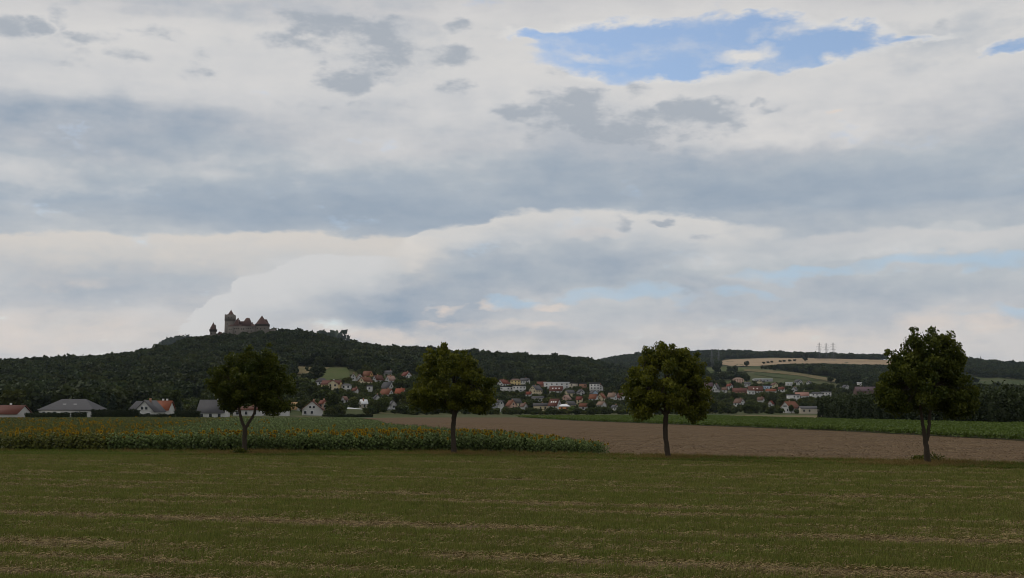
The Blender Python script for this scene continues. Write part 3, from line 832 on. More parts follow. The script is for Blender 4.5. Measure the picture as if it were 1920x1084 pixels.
def build_sunflowers():
    Hs = [1.25, 1.38, 1.15, 1.45]
    plants = {}; heads = []
    for leaf, lm in ((0, leaf_olive), (1, leaf_pale)):
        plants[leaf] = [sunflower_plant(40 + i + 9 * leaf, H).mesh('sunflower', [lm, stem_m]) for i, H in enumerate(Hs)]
    heads = [flower_head(H, yaw).mesh('flower_head', [petal_m, disc_m, leaf_olive]) for H, yaw in zip(Hs, (0.0, 0.5, -0.4, 0.2))]
    # the 300 nearest, each a plant of its own along the front edge
    ex = np.linspace(-35.5, 6.0, 150)
    k = 0; taken = []
    for row in range(2):
        for x in ex:
            X_ = x + rng.normal() * 0.09; Y_ = float(np.interp(X_, *zip(*SUNFLOWERS[:6], SUN_EDGE[0]))) + 0.25 + row * 0.55 + rng.normal() * 0.1
            ol = bool(block_olive(np.array(X_), np.array(Y_)))
            v = int(rng.integers(0, 4)); s = 0.88 + 0.22 * rng.random()
            if X_ > -1: s *= 1.0 - 0.42 * (X_ + 1) / 7.5
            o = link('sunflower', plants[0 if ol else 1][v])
            o.location = (X_, Y_, 0.01); o.rotation_euler = (0, 0, rng.normal() * 0.8); o.scale = (s, s, s)
            fl = rng.random() < (0.48 if ol else 0.32)
            if fl:
                h = link('flower_head', heads[v], o)
            zone = 'in the left block of the field' if ol else ('between the first two roadside trees' if X_ < -3.85 and X_ > -17.6 else ('right of the second roadside tree' if X_ >= -3.85 else 'left of the first roadside tree'))
            tag(o, ('orange-headed sunflower ' if fl else 'flowerless leafy sunflower ') + ('in the front row ' if row == 0 else 'in the second row ') + zone, 'sunflower', 'sunflowers along the front of the field')
            k += 1
    # the rest of the field
    X, Y = fan_points(74000, 77, 262, -260, 1200, power=0.55)
    Xn = -36 + 43 * rng.random(5200); Yn = np.interp(Xn, *zip(*SUNFLOWERS[:6], SUN_EDGE[0])) + 1.2 + 7 * rng.random(5200) ** 1.3
    X, Y = np.concatenate([X, Xn]), np.concatenate([Y, Yn])
    P = np.stack([X, Y], 1); ok = pip(P, SUNFLOWERS)
    fr = np.interp(X, *zip(*SUNFLOWERS[:6], SUN_EDGE[0]))
    ok &= Y > fr + 1.1
    X, Y = X[ok], Y[ok]; fr = fr[ok]
    ol = block_olive(X, Y)
    d = Y - fr
    pf = np.where(ol, 0.012 + 0.12 * np.exp(-d / 12) + 0.03 * fbm2(X * 0.1, Y * 0.07, 4), 0.003 + 0.21 * np.exp(-d / 4.0))
    fl = rng.random(len(X)) < pf
    T = []
    for leaf in (0, 1):
        for i in (0, 1):
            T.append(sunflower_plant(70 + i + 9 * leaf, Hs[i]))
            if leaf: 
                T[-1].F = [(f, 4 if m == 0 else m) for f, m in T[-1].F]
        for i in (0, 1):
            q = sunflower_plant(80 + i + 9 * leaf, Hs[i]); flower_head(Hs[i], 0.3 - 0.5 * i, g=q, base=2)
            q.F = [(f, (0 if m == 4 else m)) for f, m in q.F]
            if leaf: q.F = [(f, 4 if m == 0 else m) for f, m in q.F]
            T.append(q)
    tid = np.where(ol, 0, 4) + np.where(fl, 2, 0) + rng.integers(0, 2, len(X))
    s = 0.9 + 0.2 * rng.random(len(X)) + 0.06 * fbm2(X * 0.15, Y * 0.12, 8)
    s = s * (1 - 0.4 * np.clip((X + 1.0) / 7.5, 0, 1) * (Y < 85))
    wide = 1.0 + np.clip((Y - 90) / 130, 0, 1.0) * 0.9
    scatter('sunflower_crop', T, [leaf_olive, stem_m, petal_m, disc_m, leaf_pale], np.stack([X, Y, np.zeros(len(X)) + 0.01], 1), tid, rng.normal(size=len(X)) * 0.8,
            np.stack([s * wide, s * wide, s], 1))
build_sunflowers()

# ================================================================ roadside trees
bark_m = plain('bark', (0.065, 0.05, 0.036), 0.9, 0.45, 6.0, 0.1, 1.0)
lime_m = foliage('roadside_leaf', (0.042, 0.055, 0.006), (0.172, 0.168, 0.016), 0.3, 0.55, 0.0)
lime_dark = foliage('roadside_leaf_dark', (0.030, 0.044, 0.005), (0.105, 0.112, 0.012), 0.3, 0.55, 0.0)
def roadside_tree(name, x, y, trunk_paths, lobes, n, leafmat, label, leaf=0.085, droop=0.6, seed=0):
    "trunk and limbs as tapered tubes; leaves hung in many clumps through the crown"
    r = np.random.default_rng(seed)
    root = thing(name, (x, y, 0.06), 0, label, 'tree', 'trees along the field path')
    g = Geo()
    for path, rad in trunk_paths:
        p = np.asarray(path, float)
        t = np.linspace(0, 1, len(p)); tt = np.linspace(0, 1, len(p) * 4)
        q = np.stack([np.interp(tt, t, p[:, i]) for i in range(3)], 1)
        ker = np.ones(3) / 3
        for i in range(3): q[1:-1, i] = np.convolve(q[:, i], ker, 'valid')
        q[1:-1, :2] += r.normal(size=(len(q) - 2, 2)) * 0.012
        R = np.interp(tt, t, rad) * 0.84
        g.tube(q, R * (1 + 0.05 * r.normal(size=len(R))), 10, 0)
    clumps = []
    tops = [np.asarray(p[-1]) for p, _ in trunk_paths]
    for (cx, cy, cz, rx, ry, rz, k) in lobes:
        m = int(k)
        d = unit(r.normal(size=(m, 3))); rad = 0.55 + 0.45 * r.random((m, 1)) ** 0.5
        P = np.array([cx, cy, cz]) + d * rad * [rx, ry, rz]
        clumps.append(P)
    P = np.vstack(clumps)
    for c in P[:: max(1, len(P) // 46)]:
        b0 = min(tops, key=lambda q: np.linalg.norm(q - c))
        mid = b0 * 0.45 + c * 0.55 + np.array([0, 0, 0.15]) + r.normal(size=3) * 0.12
        ctr = b0 + (mid - b0) * 0.5 + np.array([0, 0, 0.12])
        g.tube([b0, ctr, mid, c], [0.05, 0.036, 0.022, 0.008], 5, 0, cap=False)
    g.obj('trunk', bark_m, root, smooth=True)
    ctr = P.mean(0); up_ = P[P[:, 2] > np.percentile(P[:, 2], 45)]
    sprigs = [c + unit(c - ctr + np.array([0, 0, 0.5])) * (0.3 + 0.3 * r.random()) for c in up_[r.permutation(len(up_))[:40]]]   # shoots standing out of the outline
    w = n // (len(P) + 16); leaves = []; tone = []
    for c in np.vstack([P, sprigs]):
        sprig = len(leaves) >= len(P)
        rr = 0.34 + 0.22 * r.random() if not sprig else 0.2 + 0.1 * r.random()
        if sprig: w = n // (len(P) + 16) // 3
        d = unit(r.normal(size=(w, 3))) * (rr * r.random((w, 1)) ** 0.45) * [1.0, 1.0, 0.8]
        leaves.append(c + d)
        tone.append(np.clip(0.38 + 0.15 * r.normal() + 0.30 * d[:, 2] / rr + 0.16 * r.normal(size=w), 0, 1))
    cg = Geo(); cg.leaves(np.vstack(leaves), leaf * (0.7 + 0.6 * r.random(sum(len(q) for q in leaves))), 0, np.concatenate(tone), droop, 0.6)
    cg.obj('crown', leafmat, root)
    return root
# tree 1: wide dark crown over a trunk forking low
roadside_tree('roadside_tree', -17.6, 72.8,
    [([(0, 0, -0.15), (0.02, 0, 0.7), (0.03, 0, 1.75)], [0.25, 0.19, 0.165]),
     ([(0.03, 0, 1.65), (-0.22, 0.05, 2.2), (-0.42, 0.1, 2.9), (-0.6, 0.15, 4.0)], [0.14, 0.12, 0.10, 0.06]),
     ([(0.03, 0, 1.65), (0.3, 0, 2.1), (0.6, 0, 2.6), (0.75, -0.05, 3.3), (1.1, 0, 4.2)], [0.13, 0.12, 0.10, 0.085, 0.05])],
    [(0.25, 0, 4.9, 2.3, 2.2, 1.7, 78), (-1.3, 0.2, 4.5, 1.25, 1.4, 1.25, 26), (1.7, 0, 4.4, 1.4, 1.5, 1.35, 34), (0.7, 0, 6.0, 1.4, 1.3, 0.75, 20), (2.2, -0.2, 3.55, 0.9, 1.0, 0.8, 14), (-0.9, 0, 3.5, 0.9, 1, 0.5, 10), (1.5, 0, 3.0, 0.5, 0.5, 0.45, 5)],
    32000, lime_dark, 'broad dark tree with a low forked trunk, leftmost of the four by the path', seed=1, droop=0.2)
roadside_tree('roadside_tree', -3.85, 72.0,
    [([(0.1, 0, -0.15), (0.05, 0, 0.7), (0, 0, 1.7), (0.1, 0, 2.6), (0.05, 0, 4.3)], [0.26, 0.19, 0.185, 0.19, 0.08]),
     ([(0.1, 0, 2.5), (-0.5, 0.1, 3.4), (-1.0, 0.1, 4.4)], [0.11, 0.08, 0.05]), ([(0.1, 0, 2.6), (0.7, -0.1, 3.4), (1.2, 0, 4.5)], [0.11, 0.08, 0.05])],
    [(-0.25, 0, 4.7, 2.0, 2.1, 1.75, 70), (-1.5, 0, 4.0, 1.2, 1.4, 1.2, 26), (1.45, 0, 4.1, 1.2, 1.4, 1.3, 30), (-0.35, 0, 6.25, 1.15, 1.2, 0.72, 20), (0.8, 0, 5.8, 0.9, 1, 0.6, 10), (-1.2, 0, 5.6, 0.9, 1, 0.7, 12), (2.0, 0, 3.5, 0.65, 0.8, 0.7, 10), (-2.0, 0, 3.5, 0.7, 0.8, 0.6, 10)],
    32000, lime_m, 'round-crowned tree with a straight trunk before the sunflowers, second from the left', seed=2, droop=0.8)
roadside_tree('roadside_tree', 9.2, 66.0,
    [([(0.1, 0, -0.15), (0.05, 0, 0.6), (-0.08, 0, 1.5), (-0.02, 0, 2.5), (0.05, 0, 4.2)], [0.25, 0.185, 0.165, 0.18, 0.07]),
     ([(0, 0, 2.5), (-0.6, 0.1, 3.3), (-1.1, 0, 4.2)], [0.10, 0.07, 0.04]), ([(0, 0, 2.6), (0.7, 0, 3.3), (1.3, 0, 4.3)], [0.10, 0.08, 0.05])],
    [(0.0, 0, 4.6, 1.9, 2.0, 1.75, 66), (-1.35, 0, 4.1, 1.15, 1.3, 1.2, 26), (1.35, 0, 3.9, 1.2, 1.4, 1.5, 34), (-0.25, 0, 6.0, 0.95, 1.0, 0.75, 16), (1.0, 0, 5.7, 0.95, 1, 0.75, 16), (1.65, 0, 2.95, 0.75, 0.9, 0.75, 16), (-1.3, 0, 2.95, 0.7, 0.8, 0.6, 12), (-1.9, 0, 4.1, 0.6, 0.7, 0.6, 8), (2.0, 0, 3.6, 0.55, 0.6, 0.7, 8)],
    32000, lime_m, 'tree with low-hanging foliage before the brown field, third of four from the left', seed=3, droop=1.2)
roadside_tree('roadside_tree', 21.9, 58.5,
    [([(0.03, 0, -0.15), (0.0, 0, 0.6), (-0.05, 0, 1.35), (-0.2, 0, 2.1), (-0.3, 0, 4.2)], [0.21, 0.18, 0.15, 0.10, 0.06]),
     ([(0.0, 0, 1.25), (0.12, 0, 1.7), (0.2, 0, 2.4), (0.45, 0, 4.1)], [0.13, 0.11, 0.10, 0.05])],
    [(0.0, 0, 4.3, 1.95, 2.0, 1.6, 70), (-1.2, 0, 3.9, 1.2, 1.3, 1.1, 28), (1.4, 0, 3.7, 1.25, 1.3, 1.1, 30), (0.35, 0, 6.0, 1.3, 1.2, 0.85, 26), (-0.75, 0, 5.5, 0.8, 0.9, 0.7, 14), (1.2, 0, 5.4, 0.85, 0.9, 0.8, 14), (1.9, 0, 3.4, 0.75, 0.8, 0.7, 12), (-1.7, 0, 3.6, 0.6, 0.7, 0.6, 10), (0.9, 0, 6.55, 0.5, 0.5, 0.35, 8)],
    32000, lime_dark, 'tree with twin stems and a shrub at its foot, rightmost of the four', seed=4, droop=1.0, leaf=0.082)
for (u, v, s, lab) in [(1752, 874, 0.62, 'low dark shrub at the foot of the twin-stemmed tree'), (1722, 869, 0.35, 'tiny sprig just left of the twin-stemmed trunk'),
                       (450, 855, 0.5, 'dark grassy clump at the foot of the low-forked tree')]:
    x, y, _ = hit(u, v)
    g = Geo(); c = rng.normal(size=(420, 3)) * [s * 0.5, s * 0.4, s * 0.28]; c[:, 2] = np.abs(c[:, 2]) + 0.1
    g.leaves(c, 0.07, 0); g.tube([(0, 0, -0.1), (0, 0, s * 0.4)], [0.02, 0.01], 5, 1)
    o = g.obj('shrub', [lime_dark, bark_m]); o.location = (x, y, 0.06); tag(o, lab, 'shrub')

# ================================================================ woods and garden trees
def crown_geo(seed, n, lobes, size, squash=1.0):
    "a tree of height one, crown made of leafy clumps on several lobes"
    r = np.random.default_rng(seed); g = Geo()
    L = [(0, 0, 0.60, 0.30, 0.34)]
    for i in range(lobes):
        a = i * 2.4 + r.random(); d = 0.16 + 0.1 * r.random(); z = 0.36 + 0.48 * r.random()
        L.append((d * math.cos(a), d * math.sin(a), z, 0.17 + 0.06 * r.random(), 0.15 + 0.06 * r.random()))
    w = np.array([q[3] ** 2 for q in L]); w = (w / w.sum() * n).astype(int)
    for (x, y, z, rr, rz), k in zip(L, w):
        d = unit(r.normal(size=(k, 3)))
        c = np.array([x, y, z]) + d * (0.82 + 0.25 * r.random((k, 1))) * [rr, rr, rz]
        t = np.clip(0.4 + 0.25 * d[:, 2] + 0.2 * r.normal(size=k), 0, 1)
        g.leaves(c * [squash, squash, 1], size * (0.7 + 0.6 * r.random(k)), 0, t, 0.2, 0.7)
    return g
def conifer_geo(seed, n, size):
    r = np.random.default_rng(seed); g = Geo()
    z = 0.1 + 0.9 * (1 - np.sqrt(r.random(n))); a = r.random(n) * 6.28
    rad = 0.2 * (1 - z) ** 0.85 * (0.75 + 0.3 * np.sin(z * 50)) + 0.01
    c = np.stack([np.cos(a) * rad, np.sin(a) * rad, z], 1)
    g.leaves(c, size * (0.6 + 0.6 * r.random(n)), 0, None, 0.3, 0.5)
    return g
wood_m = foliage('wood_leaf', (0.017, 0.029, 0.011), (0.044, 0.058, 0.019), 0.15, 0.7, 0.7, hue=(0.050, 0.056, 0.014))
garden_m = foliage('garden_leaf', (0.022, 0.035, 0.008), (0.065, 0.082, 0.018), 0.2, 0.65, 0.6, hue=(0.075, 0.078, 0.014))
bright_m = foliage('bright_leaf', (0.05, 0.085, 0.012), (0.12, 0.16, 0.03), 0.25, 0.6, 0.2)
conifer_m = foliage('needle', (0.014, 0.024, 0.014), (0.035, 0.05, 0.026), 0.0, 0.7, 0.3)

# ================================================================ castle
stone_m = plain('castle_stone', (0.18, 0.157, 0.132), 0.95, 0.4, 0.25, 0.05)
stone_d = plain('castle_stone_dark', (0.14, 0.115, 0.095), 0.95, 0.4, 0.3, 0.05)
croof_m = tiled('castle_roof', (0.105, 0.058, 0.046), 0.8)
wood_d = plain('dark_timber', (0.05, 0.038, 0.03), 0.9)
glass_m = plain('window_glass', (0.03, 0.033, 0.038), 0.25, 0.2, 1.0, 0.5)
dark_m = plain('dark_opening', (0.02, 0.019, 0.018), 0.9)
def build_castle():
    YC = 1450.0
    def cu(u, v=620): return ray(u, v)[0] * YC
    def cz(v): return CAMZ + ray(460, v)[1] * YC
    ox, oz = cu(460), float(ground(cu(460), YC))
    root = thing('castle', (ox, YC, oz), 0, 'hilltop stone castle with red-brown roofs, tall keep and round tower', 'castle')
    X = lambda u: cu(u) - ox
    Z = lambda v: cz(v) - oz
    bz = Z(642)
    def prism(g, x0, x1, y0, y1, z0, z1, along='x', hip=0.0, mat=0):
        "pitched roof body"
        if along == 'x':
            ym = (y0 + y1) / 2
            V = [(x0, y0, z0), (x1, y0, z0), (x1, y1, z0), (x0, y1, z0), (x0 + hip, ym, z1), (x1 - hip, ym, z1)]
            g.add(V, [(0, 1, 5, 4), (2, 3, 4, 5)], mat); g.add(V, [(0, 4, 3), (1, 2, 5)], mat); g.add(V, [(3, 2, 1, 0)], mat)
        else:
            xm = (x0 + x1) / 2
            V = [(x0, y0, z0), (x1, y0, z0), (x1, y1, z0), (x0, y1, z0), (xm, y0 + hip, z1), (xm, y1 - hip, z1)]
            g.add(V, [(1, 2, 5, 4), (3, 0, 4, 5)], mat); g.add(V, [(0, 1, 4), (2, 3, 5)], mat); g.add(V, [(3, 2, 1, 0)], mat)
        return g
    def drum(g, x, y, r, z0, z1, n=16, r2=None, mat=0):
        r2 = r if r2 is None else r2
        a = np.linspace(0, 6.28319, n, endpoint=False)
        lo = np.stack([x + r * np.cos(a), y + r * np.sin(a), np.full(n, z0)], 1); hi_ = np.stack([x + r2 * np.cos(a), y + r2 * np.sin(a), np.full(n, z1)], 1)
        g.add(np.vstack([lo, hi_]), [(i, (i + 1) % n, n + (i + 1) % n, n + i) for i in range(n)], mat)
        g.add(np.vstack([hi_, [[x, y, z1]]]), [(i, (i + 1) % n, n) for i in range(n)], mat)
        return g
    def slits(parent, spots, w=0.9, h=1.8):
        for (x, y, z) in spots:
            Geo().box(x - w / 2, x + w / 2, y - 0.08, y + 0.3, z - h / 2, z + h / 2).obj('window', dark_m, parent)
    # keep
    kx0, kx1 = X(422.3), X(438.4); kw = kx1 - kx0; ky0 = -4.0; ky1 = ky0 + kw
    shaft = Geo().box(kx0, kx1, ky0, ky1, bz, Z(601)).obj('keep', stone_m, root)
    g = Geo(); e = 0.9
    g.box(kx0 - e * 0.2, kx1 + e * 0.3, ky0 - e * 0.3, ky1 + e, Z(601) + 0.02, Z(591.5))
    for i in range(5):
        xx = kx0 - 0.1 + (kw + 0.2) * (i + 0.05) / 5
        for yy in (ky0 - e * 0.3, ky1 + e - 1.0): g.box(xx, xx + kw / 8.5, yy, yy + 1.0, Z(591.5) - 0.05, Z(589.8))
        yy = ky0 + (ky1 - ky0) * i / 5
        for x2 in (kx0 - e * 0.2, kx1 + e * 0.3 - 1.0): g.box(x2, x2 + 1.0, yy + 0.4, yy + 1.6, Z(591.5) - 0.05, Z(590.1))
    head = g.obj('tower_head', stone_m, shaft)
    Geo().box(kx0 - 0.4, kx1 + 0.5, ky0 - 0.5, ky0 - 0.32, Z(601.6), Z(600.4)).obj('corbel_band', stone_d, shaft)
    xm, ym = (X(426.4) + X(437)) / 2, (ky0 + ky1) / 2; r = (X(437) - X(426.4)) / 2
    V = [(xm - r, ym - r, Z(591.2)), (xm + r, ym - r, Z(591.2)), (xm + r, ym + r, Z(591.2)), (xm - r, ym + r, Z(591.2)), (xm, ym, Z(580.7))]
    rf = Geo(); rf.add(V, [(0, 1, 4), (1, 2, 4), (2, 3, 4), (3, 0, 4)]); rf.add(V, [(3, 2, 1, 0)]); rf.tube([(xm, ym, Z(580.9)), (xm, ym, Z(578.8))], [0.15, 0.05], 5)
    rf.obj('keep_roof', croof_m, shaft)
    slits(shaft, [(X(427), ky0, Z(608)), (X(433), ky0, Z(614)), (X(431), ky0, Z(622)), (X(429), ky0 - 0.3, Z(596)), (X(434.5), ky0 - 0.3, Z(596))])
    # gate tower on the left
    tx, tr = X(402.8), (X(408.8) - X(397)) / 2
    gt = drum(Geo(), tx, -8, tr, Z(645), Z(622.5), 14).obj('gate_tower', stone_m, root)
    drum(Geo(), tx, -8, tr * 1.12, Z(623.2), Z(618.8), 14, tr * 1.3).obj('gallery', wood_d, gt)
    g = drum(Geo(), tx, -8, tr * 1.0, Z(618.9), Z(614.8), 8, tr * 0.93); drum(g, tx, -8, tr * 0.86, Z(614.8), Z(605.2), 8, 0.05); g.obj('tower_roof', croof_m, gt)
    drum(drum(Geo(), X(407.3), -9, 0.7, Z(618), Z(611.5), 8), X(407.3), -9, 0.9, Z(611.4), Z(609.6), 8, 0.05).obj('turret', stone_d, gt)
    slits(gt, [(tx - 1, -8 - tr, Z(627)), (tx + 1.5, -8 - tr * 0.95, Z(632))], 0.7, 1.5)
    # gatehouse between tower and keep
    gh = Geo().box(X(409.5), X(422.5), -6, 4, bz, Z(627.5)).obj('gatehouse', stone_d, root)
    prism(Geo(), X(409.0), X(418.5), -6.6, 4.4, Z(627.6), Z(622.3), 'y').obj('gatehouse_roof', croof_m, gh)
    # great hall
    hx0, hx1 = X(430.5), X(482)
    hall = Geo().box(hx0, hx1, -9, 10, bz, Z(612.5)).obj('great_hall', stone_m, root)
    Geo().box(X(431), X(441), -11.5, -8.9, bz, Z(614.5)).obj('bay', stone_m, hall)
    Geo().box(X(452), X(464), -10.2, -8.95, bz, Z(613.2)).obj('bay', stone_m, hall)
    prism(Geo(), hx0 - 0.5, hx1, -9.8, 10.6, Z(612.4), Z(606.6), 'x', 6).obj('hall_roof', croof_m, hall)
    prism(Geo(), X(440.7), X(450.6), -8.6, 6, Z(610), Z(597.6), 'y', 3.5).obj('gable_roof', croof_m, hall)
    Geo().box(X(449), X(458.5), -3, 6, Z(609), Z(602.8)).obj('upper_storey', croof_m, hall)
    bx = [X(455.4), X(472.6)]; tx2 = [X(461.6), X(467.4)]
    V = [(bx[0], -8.9, Z(611)), (bx[1], -8.9, Z(611)), (bx[1], 6, Z(611)), (bx[0], 6, Z(611)), (tx2[0], -3, Z(596.8)), (tx2[1], -3, Z(596.8)), (tx2[1], 1, Z(596.8)), (tx2[0], 1, Z(596.8))]
    Geo().add(V, [(0, 1, 5, 4), (1, 2, 6, 5), (2, 3, 7, 6), (3, 0, 4, 7), (4, 5, 6, 7), (3, 2, 1, 0)]).obj('steep_roof', croof_m, hall)
    for (u, y, v0, v1) in ((449.2, -1, 606, 599.8), (445.6, 2, 600, 596.2), (463, 2, 600, 595.8), (473.5, -2, 611, 604.6), (479.5, 4, 611, 606)):
        Geo().box(X(u) - 0.5, X(u) + 0.5, y - 0.5, y + 0.5, Z(v0), Z(v1)).obj('chimney', stone_d, hall)
    slits(hall, [(X(u), -9, Z(v)) for u, v in ((443, 617), (446.5, 617), (450, 617), (466, 617), (469, 617), (473, 617), (477, 616), (468, 622), (474, 622), (445, 623))])
    slits(hall, [(X(434), -11.5, Z(619)), (X(437.5), -11.5, Z(619)), (X(434), -11.5, Z(625)), (X(456), -10.2, Z(618)), (X(460), -10.2, Z(618)), (X(458), -10.2, Z(624))])
    Geo().box(X(480), X(487), -5, 8, bz, Z(611)).obj('link_wing', stone_m, root)
    prism(Geo(), X(478), X(487), -5.6, 8.6, Z(611.1), Z(606.8), 'x').obj('link_roof', croof_m, root)
    # round tower
    rx, rr = X(492.7), (X(506) - X(479.6)) / 2
    rt = drum(Geo(), rx, -3, rr, bz, Z(612.6), 20).obj('round_tower', stone_m, root)
    drum(Geo(), rx, -3, rr * 1.02, Z(612.8), Z(608.6), 20, rr * 1.05).obj('timber_gallery', wood_d, rt)
    drum(Geo(), X(491.5), -3, rr * 0.9, Z(608.9), Z(592.0), 20, 0.05).obj('cone_roof', croof_m, rt)
    drum(Geo(), X(498), 0, rr * 0.5, Z(608.8), Z(599), 10, rr * 0.16).obj('side_roof', croof_m, rt)
    slits(rt, [(X(486), -3 - rr * 0.9, Z(617)), (X(492.5), -3 - rr, Z(618)), (X(499), -3 - rr * 0.9, Z(617)), (X(489), -3 - rr, Z(623))])
    # curtain walls
    cw = Geo().box(X(505), X(516.5), -2, 3, bz, Z(617.8)).obj('curtain_wall', stone_m, root)
    drum(Geo(), X(515), 0, 1.6, bz, Z(616), 10).obj('turret', stone_d, cw)
    Geo().box(X(424), X(500), -16, -14.8, Z(646), Z(627.8)).obj('outer_wall', stone_d, root)
build_castle()

# ================================================================ houses
PAL = {'white': (0.52, 0.505, 0.475), 'grey': (0.33, 0.33, 0.33), 'cream': (0.62, 0.52, 0.34), 'yellow': (0.62, 0.47, 0.22), 'pink': (0.55, 0.36, 0.27), 'ochre': (0.50, 0.29, 0.11),
       'orange': (0.50, 0.22, 0.09), 'beige': (0.48, 0.42, 0.33), 'blue': (0.42, 0.50, 0.60), 'brick': (0.32, 0.17, 0.11), 'pale': (0.55, 0.53, 0.50), 'brown': (0.12, 0.075, 0.06)}
ROOF = {'red': (0.125, 0.038, 0.024), 'orange': (0.175, 0.054, 0.026), 'brown': (0.13, 0.075, 0.055), 'grey': (0.075, 0.072, 0.074), 'dark': (0.06, 0.056, 0.055), 'white': (0.62, 0.62, 0.62), 'pink': (0.30, 0.16, 0.12), 'tan': (0.34, 0.21, 0.10), 'purple': (0.10, 0.06, 0.065)}
wallm = {k: plain('plaster_' + k, c, 0.9, 0.10, 0.6) for k, c in PAL.items()}
roofm = {k: tiled('roof_' + k, c) for k, c in ROOF.items()}
roofv = {k: [roofm[k]] + [tiled('roof_%s_%s' % (k, w), tuple(c[i] * f[i] for i in range(3))) for w, f in (('weathered', (0.8, 0.95, 1.0)), ('mossy', (0.68, 0.85, 0.8)), ('fresh', (1.12, 0.95, 0.85)))] for k, c in ROOF.items()}
frame_m = plain('window_frame', (0.7, 0.69, 0.66), 0.6, 0.05)
RECTS = []          # photo rectangles of the houses with their depth, so that garden trees stand beside them
SPOTS = []
HOUSES = []
def house(u0, u1, vt, ve, vb, kind, yaw, wall, roof, label, Y=None, ratio=1.25, chim=0, sky=0, cat='house', name='house', wins=True, rc=None):
    uc = (u0 + u1) / 2
    if Y is None: x, y, z = hit(uc, vb, 300)
    else:
        y = float(Y); x = ray(uc, vb)[0] * y; z = float(ground(x, y))
    mp = y / FPX
    W, hw, hr = (u1 - u0) * mp, (vb - ve) * mp, (ve - vt) * mp
    if Y is not None: hw = CAMZ + ray(uc, ve)[1] * y - z
    ps = math.radians(yaw); c, s = abs(math.cos(ps)), abs(math.sin(ps))
    gw = W / (c + ratio * s); ln = ratio * gw
    if kind in 'xh' : gw = W / (c + s * 0.75); ln = 0.75 * gw
    if kind == 'g' and c > 0.9: ln = max(ln, 8.0)
    RECTS.append((u0, u1, vt, vb, y)); HOUSES.append((u0, u1, vt, vb, y, label)); SPOTS.append((x, y, max(gw, ln)))
    back = 0.5 * (ln * c + gw * s)
    root = thing(name, (x + ray(uc, vb)[0] * back, y + back, z), ps, label, cat, 'houses of the village')
    a, b = gw / 2, ln / 2
    g = Geo(); z0 = -1.5
    if kind == 'g':
        V = [(-a, -b, z0), (a, -b, z0), (a, b, z0), (-a, b, z0), (-a, -b, hw), (a, -b, hw), (a, b, hw), (-a, b, hw), (0, -b, hw + hr - 0.12), (0, b, hw + hr - 0.12)]
        g.add(V, [(0, 1, 5, 4), (1, 2, 6, 5), (2, 3, 7, 6), (3, 0, 4, 7)]); g.add(V, [(4, 5, 8), (6, 7, 9)])
    else: g.box(-a, a, -b, b, z0, hw)
    wl = g.obj('wall', wallm[wall], root)
    g = Geo(); ov = 0.45; th = 0.28
    if kind == 'g':
        sl = hr / a
        for sd in (-1, 1):
            xe = sd * (a + ov); ze = hw - sl * ov
            V = [(xe, -b - ov, ze), (0, -b - ov, hw + hr), (0, b + ov, hw + hr), (xe, b + ov, ze)]
            V = V + [(p, q, t_ + th) for p, q, t_ in V]
            g.add(V, [(0, 1, 2, 3), (4, 5, 6, 7), (0, 1, 5, 4), (1, 2, 6, 5), (2, 3, 7, 6), (3, 0, 4, 7)])
    elif kind == 'h':
        hp = min(b, a * 0.55)
        V = [(-a - ov, -b - ov, hw), (a + ov, -b - ov, hw), (a + ov, b + ov, hw), (-a - ov, b + ov, hw), (-a + hp, 0, hw + hr), (a - hp, 0, hw + hr)]
        V2 = [(p, q, t_ - 0.25) for p, q, t_ in V[:4]]
        g.add(V, [(0, 1, 5, 4), (2, 3, 4, 5)]); g.add(V, [(1, 2, 5), (3, 0, 4)])
        g.add(V[:4] + V2, [(0, 1, 5, 4), (1, 2, 6, 5), (2, 3, 7, 6), (3, 0, 4, 7), (4, 5, 6, 7)])
    else:
        g.box(-a - 0.25, a + 0.25, -b - 0.25, b + 0.25, hw + 0.003, hw + max(hr, 0.3))
    rf = g.obj('roof', roofv[roof][rnd.choice((0, 1, 1, 2, 3)) if roof in ('red', 'orange', 'pink') else 0], root)
    if chim or (rc is None and kind == 'g' and rnd.random() < 0.6):
        for i in range(max(1, chim)):
            yy = -b * 0.5 + b * 1.0 * (i + 0.3) / max(1, chim)
            Geo().box(-0.3 + 0.5, 0.3 + 0.5, yy - 0.3, yy + 0.3, hw + hr - 1.2, hw + hr + 1.0).obj('chimney', wallm['white' if chim else 'brick'], rf)
    if wins:
        nearby = y < 640
        def window(px, py, pz, nx, ny, w=1.1, h=1.35):
            "nx, ny: outward normal of the wall"
            e = 0.05; tx, ty = -ny, nx
            def slab(w_, h_, d0, d1):
                q = Geo(); V = []
                for zz in (pz - h_ / 2, pz + h_ / 2):
                    for dd in (d0, d1):
                        for ss in (-w_ / 2, w_ / 2): V.append((px + tx * ss + nx * dd, py + ty * ss + ny * dd, zz))
                return q.add(V, [(0, 2, 3, 1), (4, 5, 7, 6), (0, 1, 5, 4), (1, 3, 7, 5), (3, 2, 6, 7), (2, 0, 4, 6)])
            wo = slab(w, h, -0.05, 0.06).obj('window', glass_m, root)
            if nearby:
                fr = slab(w + 0.24, h + 0.24, -0.05, 0.035).obj('frame', frame_m, wo)
                slab(w + 0.4, 0.08, -0.05, 0.14).obj('sill', frame_m, wo).location = (0, 0, -h / 2 - 0.14)
        def rows(length, fn):
            nr = max(1, int(hw / 2.6)); nc = max(1, min(5, int(length / 2.9)))
            for i in range(nr):
                for j in range(nc):
                    if rnd.random() < 0.12: continue
                    fn(-length / 2 + length * (j + 0.5) / nc, hw - 1.35 - 2.7 * i)
        if math.cos(ps) > 0.25 and hw > 1.8:
            rows(gw, lambda t_, zz: window(t_, -b, zz, 0, -1))
